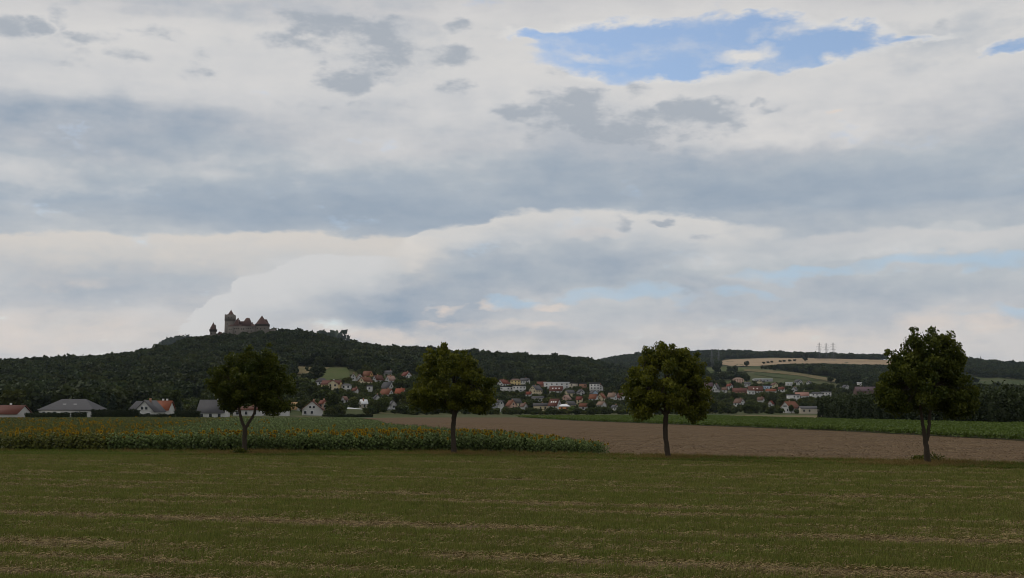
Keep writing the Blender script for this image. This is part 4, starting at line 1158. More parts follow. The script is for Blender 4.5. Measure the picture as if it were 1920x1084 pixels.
        if kind == 'g' and math.cos(ps) > 0.25 and hr > 2.4:
            for t_ in ((-0.8, 0.8) if gw > 7 else (0,)): window(t_, -b, hw + hr * 0.28, 0, -1, 0.9, 1.1)
        if math.sin(ps) > 0.25 and hw > 1.8: rows(ln, lambda t_, zz: window(-a, t_, zz, -1, 0))
        if math.sin(ps) < -0.25 and hw > 1.8: rows(ln, lambda t_, zz: window(a, t_, zz, 1, 0))
    for i in range(sky):        # roof windows lying in the slope that faces the camera
        if kind == 'h':
            t_ = 0.42; xx = (i - (sky - 1) / 2) * gw * 0.2; yy = -b + b * t_; zz = hw + hr * t_
            q = Geo(); dy, dz = b * 0.09, hr * 0.09
            q.add([(xx - 0.6, yy - dy, zz - dz + 0.12), (xx + 0.6, yy - dy, zz - dz + 0.12), (xx + 0.6, yy + dy, zz + dz + 0.12), (xx - 0.6, yy + dy, zz + dz + 0.12)] +
                  [(xx - 0.6, yy - dy, zz - dz - 0.1), (xx + 0.6, yy - dy, zz - dz - 0.1), (xx + 0.6, yy + dy, zz + dz - 0.1), (xx - 0.6, yy + dy, zz + dz - 0.1)],
                  [(0, 1, 2, 3), (0, 4, 5, 1), (1, 5, 6, 2), (2, 6, 7, 3), (3, 7, 4, 0)])
            q.obj('roof_window', frame_m, rf)
        else:
            sd = -1 if math.sin(ps) > 0 else 1
            t_ = 0.45; xx = sd * a * (1 - t_); zz = hw + hr * t_ + th; yy = (i - (sky - 1) / 2) * ln * 0.25
            dx, dz = sd * a * 0.12, -hr * 0.12
            q = Geo()
            q.add([(xx - dx, yy - 0.5, zz - dz + 0.1), (xx + dx, yy - 0.5, zz + dz + 0.1), (xx + dx, yy + 0.5, zz + dz + 0.1), (xx - dx, yy + 0.5, zz - dz + 0.1)], [(0, 1, 2, 3)])
            q.add([(xx - dx, yy - 0.5, zz - dz - 0.1), (xx + dx, yy - 0.5, zz + dz - 0.1), (xx + dx, yy - 0.5, zz + dz + 0.1), (xx - dx, yy - 0.5, zz - dz + 0.1)], [(0, 1, 2, 3)])
            q.obj('roof_window', frame_m, rf)
    return root, gw, ln, hw, hr

H = house
# left edge of the village, along the sunflower field
H(-26, 48, 761, 776, 786, 'g', 86, 'white', 'red', 'white house with a red-brown roof at the left picture edge', Y=400, chim=1)
H(87, 188, 748, 768.5, 786, 'h', 0, 'white', 'grey', 'large white bungalow with a grey hipped roof and two roof windows', Y=400, sky=2)
H(246, 276, 752, 768, 786, 'h', 0, 'white', 'grey', 'grey-roofed wing left of the grey gabled house', Y=412, wins=False)
H(259, 302, 752, 770.5, 786, 'g', -8, 'white', 'grey', 'house with a grey gable and three white windows left of the conifer', Y=398)
H(288, 324, 752.5, 767.5, 784, 'g', 80, 'white', 'orange', 'orange-roofed house with white chimneys behind the grey gabled house', Y=440, chim=2)
H(345, 376, 733, 739.5, 746, 'g', 65, 'white', 'grey', 'small grey-roofed house up the slope left of the low-forked tree', ratio=1.1)
H(375, 426, 751, 772.5, 786, 'g', 88, 'white', 'grey', 'white house with a plain dark grey roof and white chimney, left of the low-forked tree', Y=420, chim=1)
H(441, 495, 763, 768.5, 784, 'g', 85, 'white', 'red', 'low white house seen past the low-forked trunk', Y=470)
H(508, 541, 759, 769, 783, 'g', 84, 'white', 'red', 'white house with a red roof just right of the low-forked tree', Y=480)
H(541, 566, 755, 766, 781, 'g', 60, 'white', 'tan', 'house with a pale tan roof left of the white gable house', Y=560)
H(565, 607, 752.3, 767.5, 783, 'g', 7, 'white', 'red', 'white gable-fronted house with a brown roof at the field edge', Y=500, ratio=1.3)
H(598, 612, 751, 756, 775, 'g', 50, 'pink', 'red', 'pinkish house peeping out behind the white gable-fronted house', Y=560)
H(674, 689, 750, 756, 768, 'g', -60, 'beige', 'white', 'small house with a pale striped roof above the white shelter', Y=600)
H(729, 743, 752, 758, 775, 'g', 15, 'pale', 'grey', 'narrow pale house among bushes left of the second roadside tree', Y=600)
# slope above: left cluster
H(604, 640, 714, 721, 736, 'g', 86, 'yellow', 'red', 'long cream-yellow house with a red roof below the meadow', chim=1)
H(616, 634, 713.6, 719, 736.4, 'g', 2, 'cream', 'red', 'central gabled bay of the cream-yellow house below the meadow', ratio=0.6)
H(641, 658, 719.5, 722, 735, 'h', 0, 'white', 'grey', 'white house with a balcony right of the cream-yellow house')
H(591, 615, 708.5, 715.5, 727, 'h', 20, 'white', 'dark', 'dark-roofed pale house left of the cream-yellow house')
H(656, 668, 700.5, 707, 716, 'g', 10, 'white', 'brown', 'left gable of the brown-roofed white pair at the meadow corner')
H(667, 681, 701.5, 708, 716, 'g', 14, 'white', 'brown', 'right gable of the brown-roofed white pair at the meadow corner')
H(679, 700, 696, 704, 712, 'g', 62, 'ochre', 'orange', 'ochre house with a bright orange roof, highest of the left cluster')
H(698, 719, 704, 712, 720, 'g', -48, 'white', 'red', 'white house with a tall right gable beside the ochre house')
H(672, 698, 707.5, 715, 724, 'g', -40, 'cream', 'orange', 'cream house with a gable balcony below the ochre house')
H(688, 698, 722.5, 725, 736, 'x', 0, 'white', 'grey', 'small white balcony block below the cream gabled house')
H(720, 740, 695, 699.5, 705, 'g', 78, 'white', 'grey', 'grey-roofed modern house at the top right of the left cluster')
H(722, 742, 705, 713, 722, 'g', -42, 'white', 'pink', 'house with a dull pink roof and white gable below the grey modern house')
H(714, 740, 717, 727, 733, 'g', 50, 'pale', 'grey', 'grey-roofed house with a pale pointed gable on its left')
H(712, 738, 730, 739, 745, 'g', 60, 'white', 'orange', 'orange-roofed house with a white gable, lowest of the left cluster')
H(741, 760, 729, 737, 743, 'g', 75, 'white', 'orange', 'orange-roofed house half behind the second roadside tree')
H(752, 772, 697.5, 704, 714, 'g', 40, 'white', 'red', 'red-roofed white house at the upper left of the second roadside tree')
# middle of the village
H(932, 957, 712, 719, 728, 'g', -45, 'white', 'red', 'white gabled house with a red roof, top left of the middle cluster')
H(957, 976, 710, 713, 725, 'h', 0, 'yellow', 'brown', 'yellowish tower-like house beside the white gabled house')
H(975, 994, 709.5, 714, 721, 'g', 70, 'pale', 'grey', 'grey-roofed house at the wood edge above the terraces')
H(938, 962, 724, 726, 736, 'x', 0, 'white', 'dark', 'left block of the white terraced flats')
H(961, 986, 722.5, 724.5, 737, 'x', 0, 'white', 'dark', 'right block of the white terraced flats')
H(992, 1017, 723, 731, 744, 'g', -38, 'cream', 'grey', 'cream house with a grey roof and one round gable window')
H(1005, 1025, 716, 722, 728, 'g', 70, 'brick', 'red', 'red-roofed building left of the long white hall')
H(1020, 1067, 716.5, 718, 733, 'x', 0, 'white', 'white', 'long white flat-roofed hall, largest of the middle cluster')
H(1030, 1056, 724.5, 732.5, 741, 'g', 82, 'white', 'red', 'red-roofed house with white dormers below the long hall', sky=3)
H(1068, 1083, 718, 719.5, 728, 'x', 0, 'beige', 'pale' if 'pale' in ROOF else 'grey', 'beige flat block right of the long hall')
H(1086, 1100, 718, 720, 729, 'x', 0, 'brick', 'grey', 'small brick block at the wood edge')
H(1106, 1124, 717.5, 720, 738, 'x', 0, 'white', 'grey', 'white two-tiered house with terraces, upper right of the middle cluster')
H(1119, 1130, 721, 726, 738, 'g', 12, 'white', 'red', 'white gable beside the two-tiered terrace house')
H(1106, 1120, 732.5, 737, 745, 'g', 20, 'blue', 'grey', 'light blue house below the two-tiered house')
H(1104, 1122, 739.5, 747, 756, 'g', 60, 'white', 'orange', 'left of two orange-roofed houses below the blue house')
H(1119, 1137, 738.5, 746, 756, 'g', -30, 'cream', 'orange', 'right of two orange-roofed houses below the blue house')
H(1139, 1157, 737, 744, 754, 'g', 60, 'pale', 'pink', 'row house with a pinkish roof left of the third roadside tree')
H(1155, 1173, 737.5, 745, 754, 'g', 30, 'pale', 'red', 'row house with a red roof touching the third roadside tree')
H(916, 944, 751.5, 755.5, 771, 'g', 80, 'grey', 'dark', 'dark-roofed low house right of the second roadside tree')
H(934, 945, 751, 758, 772, 'g', 5, 'white', 'grey', 'white gable end beside the dark-roofed low house')
H(956, 978, 748, 755, 768, 'g', -55, 'cream', 'dark', 'cream house with a dark roof behind the pink gable')
H(948, 969, 751.5, 760.5, 772, 'g', 28, 'pink', 'orange', 'pink gabled house with an orange roof in the lower row')
H(1000, 1028, 756.5, 761, 772, 'g', 86, 'cream', 'dark', 'long low cream building with a dark roof in the lower row')
H(1028, 1053, 748.5, 760, 773, 'g', 52, 'white', 'red', 'white house with a red roof and roof windows in the lower row', sky=3)
H(1058, 1080, 753, 759, 769, 'g', -55, 'cream', 'dark', 'cream gable with a dark roof behind the orange-walled house')
H(1048, 1068, 758, 762, 774, 'h', 0, 'orange', 'white', 'orange-walled house with a pale roof in the lower row')
H(1053, 1071, 741.5, 748, 756, 'g', -30, 'pink', 'pink', 'pinkish gabled house in the middle of the village')
H(1058, 1078, 731.5, 737, 745, 'g', -60, 'cream', 'grey', 'long grey-roofed house with a cream gable right of the dormered house')
H(1119, 1137, 753.5, 759, 767, 'g', 40, 'white', 'pink', 'house with a faded pink roof low on the right of the middle cluster')
H(1149, 1157, 760, 763, 771, 'g', 20, 'white', 'grey', 'tiny white building beside the third roadside tree')
H(997, 1020, 744, 746.5, 753, 'g', 80, 'white', 'grey', 'low white house below the cream house with the round window')
# right of the third roadside tree
H(1319, 1338, 718, 727, 737, 'g', 75, 'pink', 'purple', 'purplish-roofed house left of the tall white gable')
H(1335, 1351, 720, 729, 738, 'g', -35, 'white', 'dark', 'tall white gabled house right of the third roadside tree')
H(1375, 1393, 708, 711, 719, 'h', 0, 'pink', 'pink', 'pinkish house standing alone highest above the red roofs')
H(1373, 1401, 728, 734, 741, 'g', 82, 'brick', 'red', 'long low red-roofed house')
H(1402, 1430, 724.5, 733, 741, 'g', 84, 'white', 'red', 'bright red roof with two roof windows', sky=2)
H(1402, 1414, 733, 734.5, 742, 'x', 0, 'white', 'white', 'small white annexe in front of the bright red roof')
H(1418, 1434, 712.5, 717, 722, 'g', -25, 'cream', 'dark', 'cream gable behind the bright red roof')
H(1414, 1446, 710, 711.5, 716, 'x', 0, 'grey', 'white', 'long flat grey building at the foot of the vineyard')
H(1431, 1446, 722.5, 724.5, 731, 'x', 0, 'blue', 'grey', 'bluish flat-roofed house right of the bright red roof')
H(1435, 1457, 729.5, 733.5, 738, 'g', 70, 'white', 'orange', 'low orange-roofed house below the bluish house')
H(1474, 1485, 717, 718.5, 724, 'x', 0, 'white', 'white', 'small white flat-roofed house in the upper village')
H(1490, 1504, 712, 716, 722, 'g', 30, 'white', 'grey', 'white gabled house just below the straw bank')
H(1511, 1522, 714.5, 718, 723, 'g', -40, 'white', 'grey', 'tiny white gable right of the gabled house below the bank')
H(1477, 1498, 739.5, 741.5, 754, 'x', 0, 'white', 'blue' if 'blue' in ROOF else 'grey', 'white cubic house in the lower right village')
H(1490, 1518, 736, 742, 750, 'g', 76, 'white', 'pink', 'pink-roofed house behind the white cubic house')
H(1520, 1540, 735, 738, 747, 'h', 0, 'white', 'grey', 'white villa right of the pink-roofed house')
H(1538, 1557, 734, 736, 746, 'x', 0, 'pale', 'grey', 'pale flat-roofed house left of the tall hedge')
H(1463, 1500, 753.5, 765, 775, 'g', -52, 'white', 'orange', 'steep orange-roofed house with a white gable near the straw strip')
H(1499, 1541, 762.5, 766.5, 776, 'g', 86, 'beige', 'grey', 'long low grey-roofed barn near the straw strip', cat='barn', name='barn')
H(1376, 1397, 748, 755, 764, 'g', 38, 'white', 'brown', 'brown-roofed white gable among trees near the straw strip')
H(1603, 1641, 725.5, 733, 742, 'g', 86, 'brown', 'purple', 'long dark brown hall above the tall hedge', cat='hall', name='hall', wins=False)
H(1609, 1625, 717, 719, 726, 'x', 0, 'white', 'white', 'white flat-roofed house behind the dark brown hall')
H(1326, 1337, 746, 751, 759, 'g', -30, 'white', 'brown', 'white gable peeping out right of the third roadside tree')
H(1648, 1658, 729, 732, 740, 'g', 20, 'white', 'grey', 'small white house left of the twin-stemmed tree')

# smaller houses half hidden in the gardens
for row in [
    (1179, 1190, 738, 743, 752, 30, 'white', 'red', 'small red-roofed house behind the left side of the third roadside tree'), (1196, 1210, 742, 747, 756, 60, 'white', 'orange', 'orange-roofed house hidden behind the third roadside tree crown'),
    (1353, 1364, 727, 731, 738, 70, 'pale', 'brown', 'small brown-roofed house right of the tall white gabled house'), (1362, 1374, 720, 724, 731, 40, 'white', 'red', 'little red-roofed house left of the pinkish lone house'),
    (1395, 1408, 717, 720, 726, 75, 'white', 'grey', 'grey-roofed bungalow between the pinkish house and the cream gable'), (1446, 1458, 718, 722, 728, 20, 'cream', 'brown', 'cream gabled cottage right of the long flat grey building'),
    (1459, 1472, 726, 730, 737, 65, 'white', 'red', 'small red roof right of the low orange-roofed house'), (1484, 1496, 726, 730, 737, -40, 'white', 'grey', 'grey-roofed white cottage in the centre of the right village'),
    (1580, 1592, 722, 726, 733, 20, 'white', 'grey', 'white gabled house left of the dark brown hall'), (1420, 1434, 745, 750, 758, 55, 'white', 'brown', 'brown-roofed house in the trees below the small white annexe'),
    (1440, 1452, 752, 757, 766, -25, 'white', 'red', 'red-roofed white gable left of the steep orange-roofed house'), (985, 997, 735, 739, 746, 70, 'white', 'red', 'small red roof below the white terraced flats'),
    (1082, 1096, 731, 736, 744, 20, 'white', 'grey', 'white gable left of the light blue house'), (1080, 1093, 744, 749, 757, 65, 'cream', 'red', 'cream house with a red roof below the white gable'),
    (1086, 1102, 757, 762, 769, 80, 'white', 'orange', 'low orange-roofed house right of the bright green bush'), (975, 990, 757, 762, 770, 35, 'white', 'brown', 'brown-roofed white house right of the pink gabled house'),
    (1135, 1146, 718, 722, 729, 20, 'beige', 'grey', 'beige house alone at the wood edge left of the third roadside tree'), (660, 672, 728, 732, 739, 60, 'white', 'red', 'red-roofed cottage below the white balcony house'),
    (640, 652, 744, 749, 757, -30, 'white', 'brown', 'brown-roofed white gable above the white shelter'), (700, 711, 741, 746, 754, 20, 'white', 'grey', 'grey-roofed white gable below the lowest orange roof'),
    (880, 893, 752, 757, 766, 50, 'white', 'grey', 'white house glimpsed beneath the second roadside tree crown')]:
    H(row[0], row[1], row[2], row[3], row[4], 'g', row[5], row[6], row[7], row[8])

# white shelter, fence and pole at the field edge
def at(u, v, Y):
    a, e = ray(u, v); return a * Y, Y, CAMZ + e * Y
x0, y0, zt = at(648, 768, 585); x1 = at(681, 768, 585)[0]; zg = float(ground((x0 + x1) / 2, 585))
sh = thing('shelter', ((x0 + x1) / 2, 585, zg), 0, 'open shelter with a flat white roof on posts at the field edge', 'shelter')
w = (x1 - x0) / 2; hh = zt - zg
Geo().add([(-w, -1.5, hh + 0.5), (w, -1.5, hh - 0.5), (w * 0.8, 3, hh + 0.4), (-w * 0.8, 3, hh + 1.2), (-w, -1.5, hh + 0.3), (w, -1.5, hh - 0.7), (w * 0.8, 3, hh + 0.2), (-w * 0.8, 3, hh + 1.0)],
          [(0, 1, 2, 3), (4, 5, 6, 7), (0, 1, 5, 4), (1, 2, 6, 5), (2, 3, 7, 6), (3, 0, 4, 7)]).obj('roof', roofm['white'], sh)
for px in (-w * 0.85, 0, w * 0.85):
    Geo().box(px - 0.1, px + 0.1, -1.2, -1.0, -0.3, hh + 0.1).obj('post', frame_m, sh)
RECTS.append((648, 681, 764, 776, 585)); SPOTS.append((sh.location.x, 585, 8))
x0, x1 = at(700, 780, 575)[0], at(741, 780, 575)[0]
fe = thing('fence', ((x0 + x1) / 2, 575, float(ground(x0, 575))), 0, 'grey panel fence at the field edge left of the second roadside tree', 'fence')
for i in range(6):
    xa = (x0 - x1) / 2 + (x1 - x0) * i / 6
    Geo().box(xa + 0.06, xa + (x1 - x0) / 6 - 0.06, -0.04, 0.04, 0.15, 1.55).obj('panel', wallm['grey'], fe)
    Geo().box(xa - 0.05, xa + 0.05, -0.07, 0.07, -0.3, 1.7).obj('post', wallm['grey'], fe)
RECTS.append((700, 741, 775, 782, 575))
x0, y0, zt = at(622, 769, 560); zg = float(ground(x0, 560))
po = thing('lamp_post', (x0, 560, zg), 0, 'short white lamp post right of the white gable-fronted house', 'lamp post')
Geo().tube([(0, 0, -0.3), (0, 0, zt - zg)], [0.09, 0.07], 8).obj('pole', frame_m, po)
Geo().box(-0.35, 0.35, -0.35, 0.35, zt - zg, zt - zg + 0.45).obj('lamp_head', frame_m, po)

# ================================================================ hedges
hedge_m = foliage('hedge_leaf', (0.012, 0.02, 0.006), (0.035, 0.046, 0.013), 0.1, 0.7, 0.2)
def hedge(u0, u1, vt, Y, label, depth=1.6):
    xa, xb = at(u0, vt, Y)[0], at(u1, vt, Y)[0]; zg = float(ground((xa + xb) / 2, Y)); h = max(1.2, at(u0, vt, Y)[2] - zg); L = xb - xa
    n = int(L * h * 42 + L * depth * 30); f = rng.random(n)
    x = (rng.random(n) - 0.5) * L; top = rng.random(n) < 0.35
    z = np.where(top, h * (0.97 + 0.05 * rng.normal(size=n)), h * rng.random(n)); y = np.where(top, (rng.random(n) - 0.5) * depth, -depth / 2 + rng.normal(size=n) * 0.1)
    g = Geo(); g.box(-L / 2 + 0.2, L / 2 - 0.2, -depth / 2 + 0.2, depth / 2, -0.3, h - 0.2)
    z = z + 0.15 * np.sin(x * 1.3) + 0.1 * np.sin(x * 3.1)
    g.leaves(np.stack([x, y, np.maximum(z, 0.05)], 1), 0.16 + 0.1 * rng.random(n))
    o = g.obj('hedge', hedge_m); o.location = ((xa + xb) / 2, Y, zg)
    return tag(o, label, 'hedge', 'hedges along the sunflower field')
hedge(48, 131, 774.5, 372, 'clipped dark hedge right of the red-brown roofed house')
hedge(134, 163, 774, 374, 'short dark hedge in front of the grey hipped bungalow')
hedge(172, 262, 769, 376, 'tall shaggy hedge between the bungalow and the grey gabled house')
hedge(262, 330, 777, 372, 'low dark hedge in front of the grey gabled house')
hedge(330, 376, 771, 378, 'bushy hedge left of the plain grey-roofed house')
hedge(604, 700, 777, 492, 'low dark hedge below the white shelter')
def tall_hedge():
    pts = np.array([(93, 335), (95, 270), (98, 206), (104, 150), (112, 110)], float)
    t = np.linspace(0, 1, len(pts)); n = 34000
    q = rng.random(n) ** 0.8; x = np.interp(q, t, pts[:, 0]); y = np.interp(q, t, pts[:, 1])
    k = rng.random(n); top = k < 0.35; end = k > 0.93
    H0 = 6.6 + 0.8 * np.sin(y * 0.9) + 0.7 * np.sin(y * 0.37 + 1) + 0.5 * np.sin(y * 2.3)
    off = np.where(top, rng.random(n) * 12, np.abs(rng.normal(size=n)) * 0.5 + 0.7 * np.sin(y * 0.9))
    z = np.where(top, H0 * (0.92 + 0.08 * rng.normal(size=n)), H0 * rng.random(n))
    y = np.where(end, 336 + rng.normal(size=n) * 0.3, y); off = np.where(end, rng.random(n) * 12, off)
    x = np.where(end, 93, x)
    z = np.clip(z, 0.1, 9.2)
    g = Geo(); org = np.array([98.0, 206.0, 0.0])
    for a, b in zip(pts[:-1], pts[1:]):
        g.add(np.array([(a[0] + 1.5, a[1], -0.5), (b[0] + 1.5, b[1], -0.5), (b[0] + 11, b[1], -0.5), (a[0] + 11, a[1], -0.5), (a[0] + 1.5, a[1], 5.3), (b[0] + 1.5, b[1], 5.3), (b[0] + 11, b[1], 5.3), (a[0] + 11, a[1], 5.3)]) - org,
              [(0, 1, 5, 4), (1, 2, 6, 5), (2, 3, 7, 6), (3, 0, 4, 7), (4, 5, 6, 7)])
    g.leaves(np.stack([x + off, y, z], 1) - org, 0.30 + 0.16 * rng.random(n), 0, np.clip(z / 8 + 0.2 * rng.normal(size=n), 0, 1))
    o = g.obj('tall_hedge', hedge_m); o.location = org
    tag(o, 'tall dark hedge of trees along the right edge of the green crop', 'hedge')
tall_hedge()

# ================================================================ pylons
steel_m = plain('pylon_steel', (0.16, 0.165, 0.17), 0.6, 0.1)
def pylon_mesh():
    g = Geo(); H_ = 46.0
    hw_ = lambda z: 3.6 * (1 - z / H_) ** 1.2 + 0.55
    zs = [0, 8, 15, 21, 26, 30, 34, 38, 42, 46]
    for sx in (-1, 1):
        for sy in (-1, 1):
            g.tube([(sx * hw_(z), sy * hw_(z), z - (1 if z == 0 else 0)) for z in zs], [0.2] * len(zs), 4, cap=False)
    for z0, z1 in zip(zs[:-1], zs[1:]):
        a, b = hw_(z0), hw_(z1)
        for sy in (-1, 1):
            for s in (-1, 1):
                g.tube([(s * a, sy * a, z0), (-s * b, sy * b, z1)], [0.09, 0.09], 3, cap=False)
                g.tube([(sy * a, s * a, z0), (sy * b, -s * b, z1)], [0.09, 0.09], 3, cap=False)
    body = g.mesh('lattice_tower', [steel_m])
    arms = []
    for z, w_ in ((29, 8.5), (35, 10.5), (41, 7.5)):
        q = Geo()
        for s in (-1, 1):
            for sy in (-1, 1):
                q.tube([(0, sy * hw_(z), z), (s * w_, 0, z + 0.2)], [0.16, 0.12], 4, cap=False)
            q.tube([(0, 0, z + 2.4), (s * w_, 0, z + 0.3)], [0.13, 0.1], 4, cap=False)
            q.tube([(s * w_, 0, z + 0.2), (s * w_, 0, z - 2.2)], [0.16, 0.16], 4)
        arms.append(q.mesh('crossarm', [steel_m]))
    return body, arms
pb, pa = pylon_mesh()
for (u, v, s, lab) in [(1537, 676, 1.0, 'leftmost of three lattice pylons standing on the ridge skyline'), (1550, 677, 1.0, 'middle of three lattice pylons on the ridge skyline'),
                       (1563, 677.5, 1.04, 'rightmost of three lattice pylons on the ridge skyline'), (1335, 688, 1.0, 'faint lattice pylon left of the wheat field, the left one of two'),
                       (1348, 688, 1.0, 'faint lattice pylon left of the wheat field, the right one of two')]:
    x, y, z = hit(u, v, 1500)
    p = thing('pylon', (x, y, z), 0.5, lab, 'pylon', 'high voltage pylons'); 
    s *= 33.5 * y / FPX / 46.0
    p.scale = (s, s, s)
    link('lattice_tower', pb, p)
    for a in pa: link('crossarm', a, p)
    SPOTS.append((x, y, 4))

# ================================================================ garden trees, one by one
trunk_mesh = Geo().tube([(0, 0, -0.06), (0.01, 0, 0.2), (0, 0.01, 0.5)], [0.035, 0.026, 0.015], 6).mesh('trunk', [bark_m])
protos = [crown_geo(300 + i, 620, 7 + i % 3, 0.075, sq) for i, sq in enumerate((1.0, 1.15, 0.9, 1.3, 0.8, 1.05))]
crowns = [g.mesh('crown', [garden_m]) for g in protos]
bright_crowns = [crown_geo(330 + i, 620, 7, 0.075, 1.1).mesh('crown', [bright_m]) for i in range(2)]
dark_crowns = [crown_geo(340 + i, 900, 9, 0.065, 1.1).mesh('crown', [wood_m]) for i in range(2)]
con_crowns = [conifer_geo(350 + i, 700, 0.06).mesh('crown', [conifer_m]) for i in range(2)]
TREES = []
def tree_at(x, y, z, h, mesh, label, group=None, wide=1.0, name='tree', cat='tree'):
    o = thing(name, (x, y, z), rnd.random() * 6.28, label, cat, group)
    o.scale = (h * wide, h * wide, h)
    link('trunk', trunk_mesh, o); link('crown', mesh, o)
    TREES.append((x, y, h))
    return o
def tree_px(u, vb, vt, mesh, label, wide=1.0, Y=None, **kw):
    if Y is None: x, y, z = hit(u, vb, 200)
    else: x, y = ray(u, vb)[0] * Y, float(Y); z = float(ground(x, y))
    h = CAMZ + ray(u, vt)[1] * y - z
    return tree_at(x, y, z, h, mesh, label, wide=wide, **kw)
tree_px(592, 718, 686, dark_crowns[0], 'big round dark tree at the edge of the hillside meadow', 1.25)
tree_px(572, 722, 700, dark_crowns[1], 'dark tree left of the big round meadow tree', 1.1)
tree_px(22, 790, 732, crowns[0], 'yellowish-green round tree behind the red-brown roofed house', 1.0, Y=425)
tree_px(210, 785, 736, con_crowns[0], 'slim dark conifer behind the hedge right of the bungalow', 1.1, Y=430)
tree_px(335, 787, 753, con_crowns[1], 'broad dark conifer right of the grey gabled house', 1.7, Y=392)
tree_px(156, 785, 734, crowns[2], 'dark tree behind the right end of the bungalow roof', 1.0, Y=445)
tree_px(716, 778, 754, bright_crowns[0], 'bright green tree behind the grey panel fence', 1.2, Y=590)
tree_px(1072, 778, 762, bright_crowns[1], 'bright green bush beside the orange-walled house', 1.3)
tree_px(565, 780, 748, crowns[1], 'leafy tree left of the white gable-fronted house', 0.9, Y=540)
tree_px(760, 780, 748, crowns[3], 'green tree low behind the second roadside tree', 1.1, Y=590)
tree_px(1510, 678.5, 669.5, dark_crowns[0], 'lone dark tree in the middle of the far wheat field', 1.3)
tree_px(1400, 688, 677, dark_crowns[1], 'lone tree at the lower edge of the far wheat field', 1.0)
tree_px(349, 651, 632, dark_crowns[0], 'tree standing out on the skyline left of the castle', 1.1)
tree_px(330, 656, 631, dark_crowns[1], 'taller skyline tree further left of the castle', 0.9)
tree_px(609, 642, 622, dark_crowns[0], 'bushy skyline tree right of the castle', 1.0)
tree_px(585, 640, 622, dark_crowns[1], 'bare-topped skyline tree right of the castle', 0.8)
for i, (u, v) in enumerate([(1432, 683), (1440, 682), (1447, 681), (1463, 680), (1470, 679.5), (1481, 678.7), (1490, 678.3)]):
    tree_px(u, v, v - 4.5, dark_crowns[i % 2], 'one of the bushes strung along the track across the wheat field', 1.6, name='bush', cat='bush', group='bushes across the wheat field')
def free(u, v, w, h, y, lim=0.10):
    "a tree here would leave the upper parts of the houses behind it in view"
    for (a, b, c, d, yy) in RECTS:
        if yy > y - 8:
            d2 = c + 0.62 * (d - c)
            ox = min(b, u + w / 2) - max(a, u - w / 2); oy = min(d2, v) - max(c, v - h)
            if ox > 0 and oy > 0 and ox * oy > lim * (b - a) * (d2 - c): return False
    return True
def clear_ground(x, y, r=0.0):
    return all(math.hypot(x - a, y - b) > 0.62 * q + r for a, b, q in SPOTS)
PLANTED = []
def plant_region(u0, u1, v0, v1, count, hs, word, group, lim=0.10, meshes=None, bush=False):
    k = 0; tries = 0
    while k < count and tries < count * 60:
        tries += 1
        u = u0 + rnd.random() * (u1 - u0); v = v0 + rnd.random() * (v1 - v0)
        x, y, z = hit(u, v, 380)
        if y > 1700: continue
        h = hs[0] + rnd.random() * (hs[1] - hs[0]); wide = 0.9 + 0.35 * rnd.random()
        if bush: wide = 1.5
        px = h * FPX / y
        if not free(u, v, px * 0.72 * wide, px, y, lim) or not clear_ground(x, y, 1.0): continue
        if any(math.hypot(x - a, y - b) < 0.22 * (h + q) for a, b, q in TREES): continue
        if shows_field(u, v, px, y): continue
        mesh = (meshes or crowns)[rnd.randrange(len(meshes or crowns))]; wd = word
        if rnd.random() < 0.12 and not bush: mesh = con_crowns[rnd.randrange(2)]; wd = 'conifer'
        o = tree_at(x, y, z - (0.25 * h if bush else 0), h, mesh, '', group, wide, 'bush' if bush else 'tree', 'bush' if bush else 'tree'); k += 1
        PLANTED.append((o, u, v - px / 2, wd))
    return k
def shows_field(u, v, px, y):
    "would the tree hide a field on the slope behind it"
    for poly, yf in KEEP:
        if y < yf and pip(np.array([(u, v - px), (u, v - px * 0.75), (u - px * 0.25, v - px * 0.7), (u + px * 0.25, v - px * 0.7)]), poly).any(): return True
    return False
KEEP = [([(552, 687), (655, 688), (657, 706), (610, 712), (600, 705), (552, 702)], 1010), ([(1350, 680), (1360, 673), (1440, 670.5), (1690, 675), (1690, 683.5), (1600, 682.5), (1545, 680.5), (1480, 681.5), (1420, 685), (1370, 685)], 3250),
        ([(1400, 692.5), (1480, 698), (1574, 713), (1574, 719), (1480, 710), (1400, 700)], 1750), ([(1326, 689.5), (1395, 689.5), (1395, 696), (1326, 697)], 2200),
        ([(1830, 719.5), (2000, 721), (2000, 734), (1830, 732)], 1100), ([(290, 721), (345, 714), (392, 707.5), (392, 712.5), (345, 718.5), (290, 723.5)], 900)]
N = []
N.append(plant_region(-60, 440, 771, 781.0, 46, (6, 11), 'garden tree', 'garden trees', 0.18))
N.append(plant_region(440, 760, 724, 779, 62, (6, 11), 'garden tree', 'garden trees', 0.15))
N.append(plant_region(640, 780, 700, 724, 16, (5, 9), 'garden tree', 'garden trees'))
N.append(plant_region(740, 1190, 722, 772, 78, (6, 11), 'garden tree', 'garden trees', 0.15))
N.append(plant_region(740, 1200, 774.5, 777.5, 38, (2.5, 4.5), 'hedgerow bush', 'bushes along the brown field', 0.3, bush=True))
N.append(plant_region(1190, 1560, 716, 772, 76, (6, 11), 'garden tree', 'garden trees'))
N.append(plant_region(1300, 1560, 773.5, 776.5, 22, (5, 8.5), 'garden tree', 'garden trees', 0.2))
N.append(plant_region(1560, 1700, 722, 745, 14, (7, 11), 'garden tree', 'garden trees', 0.15))
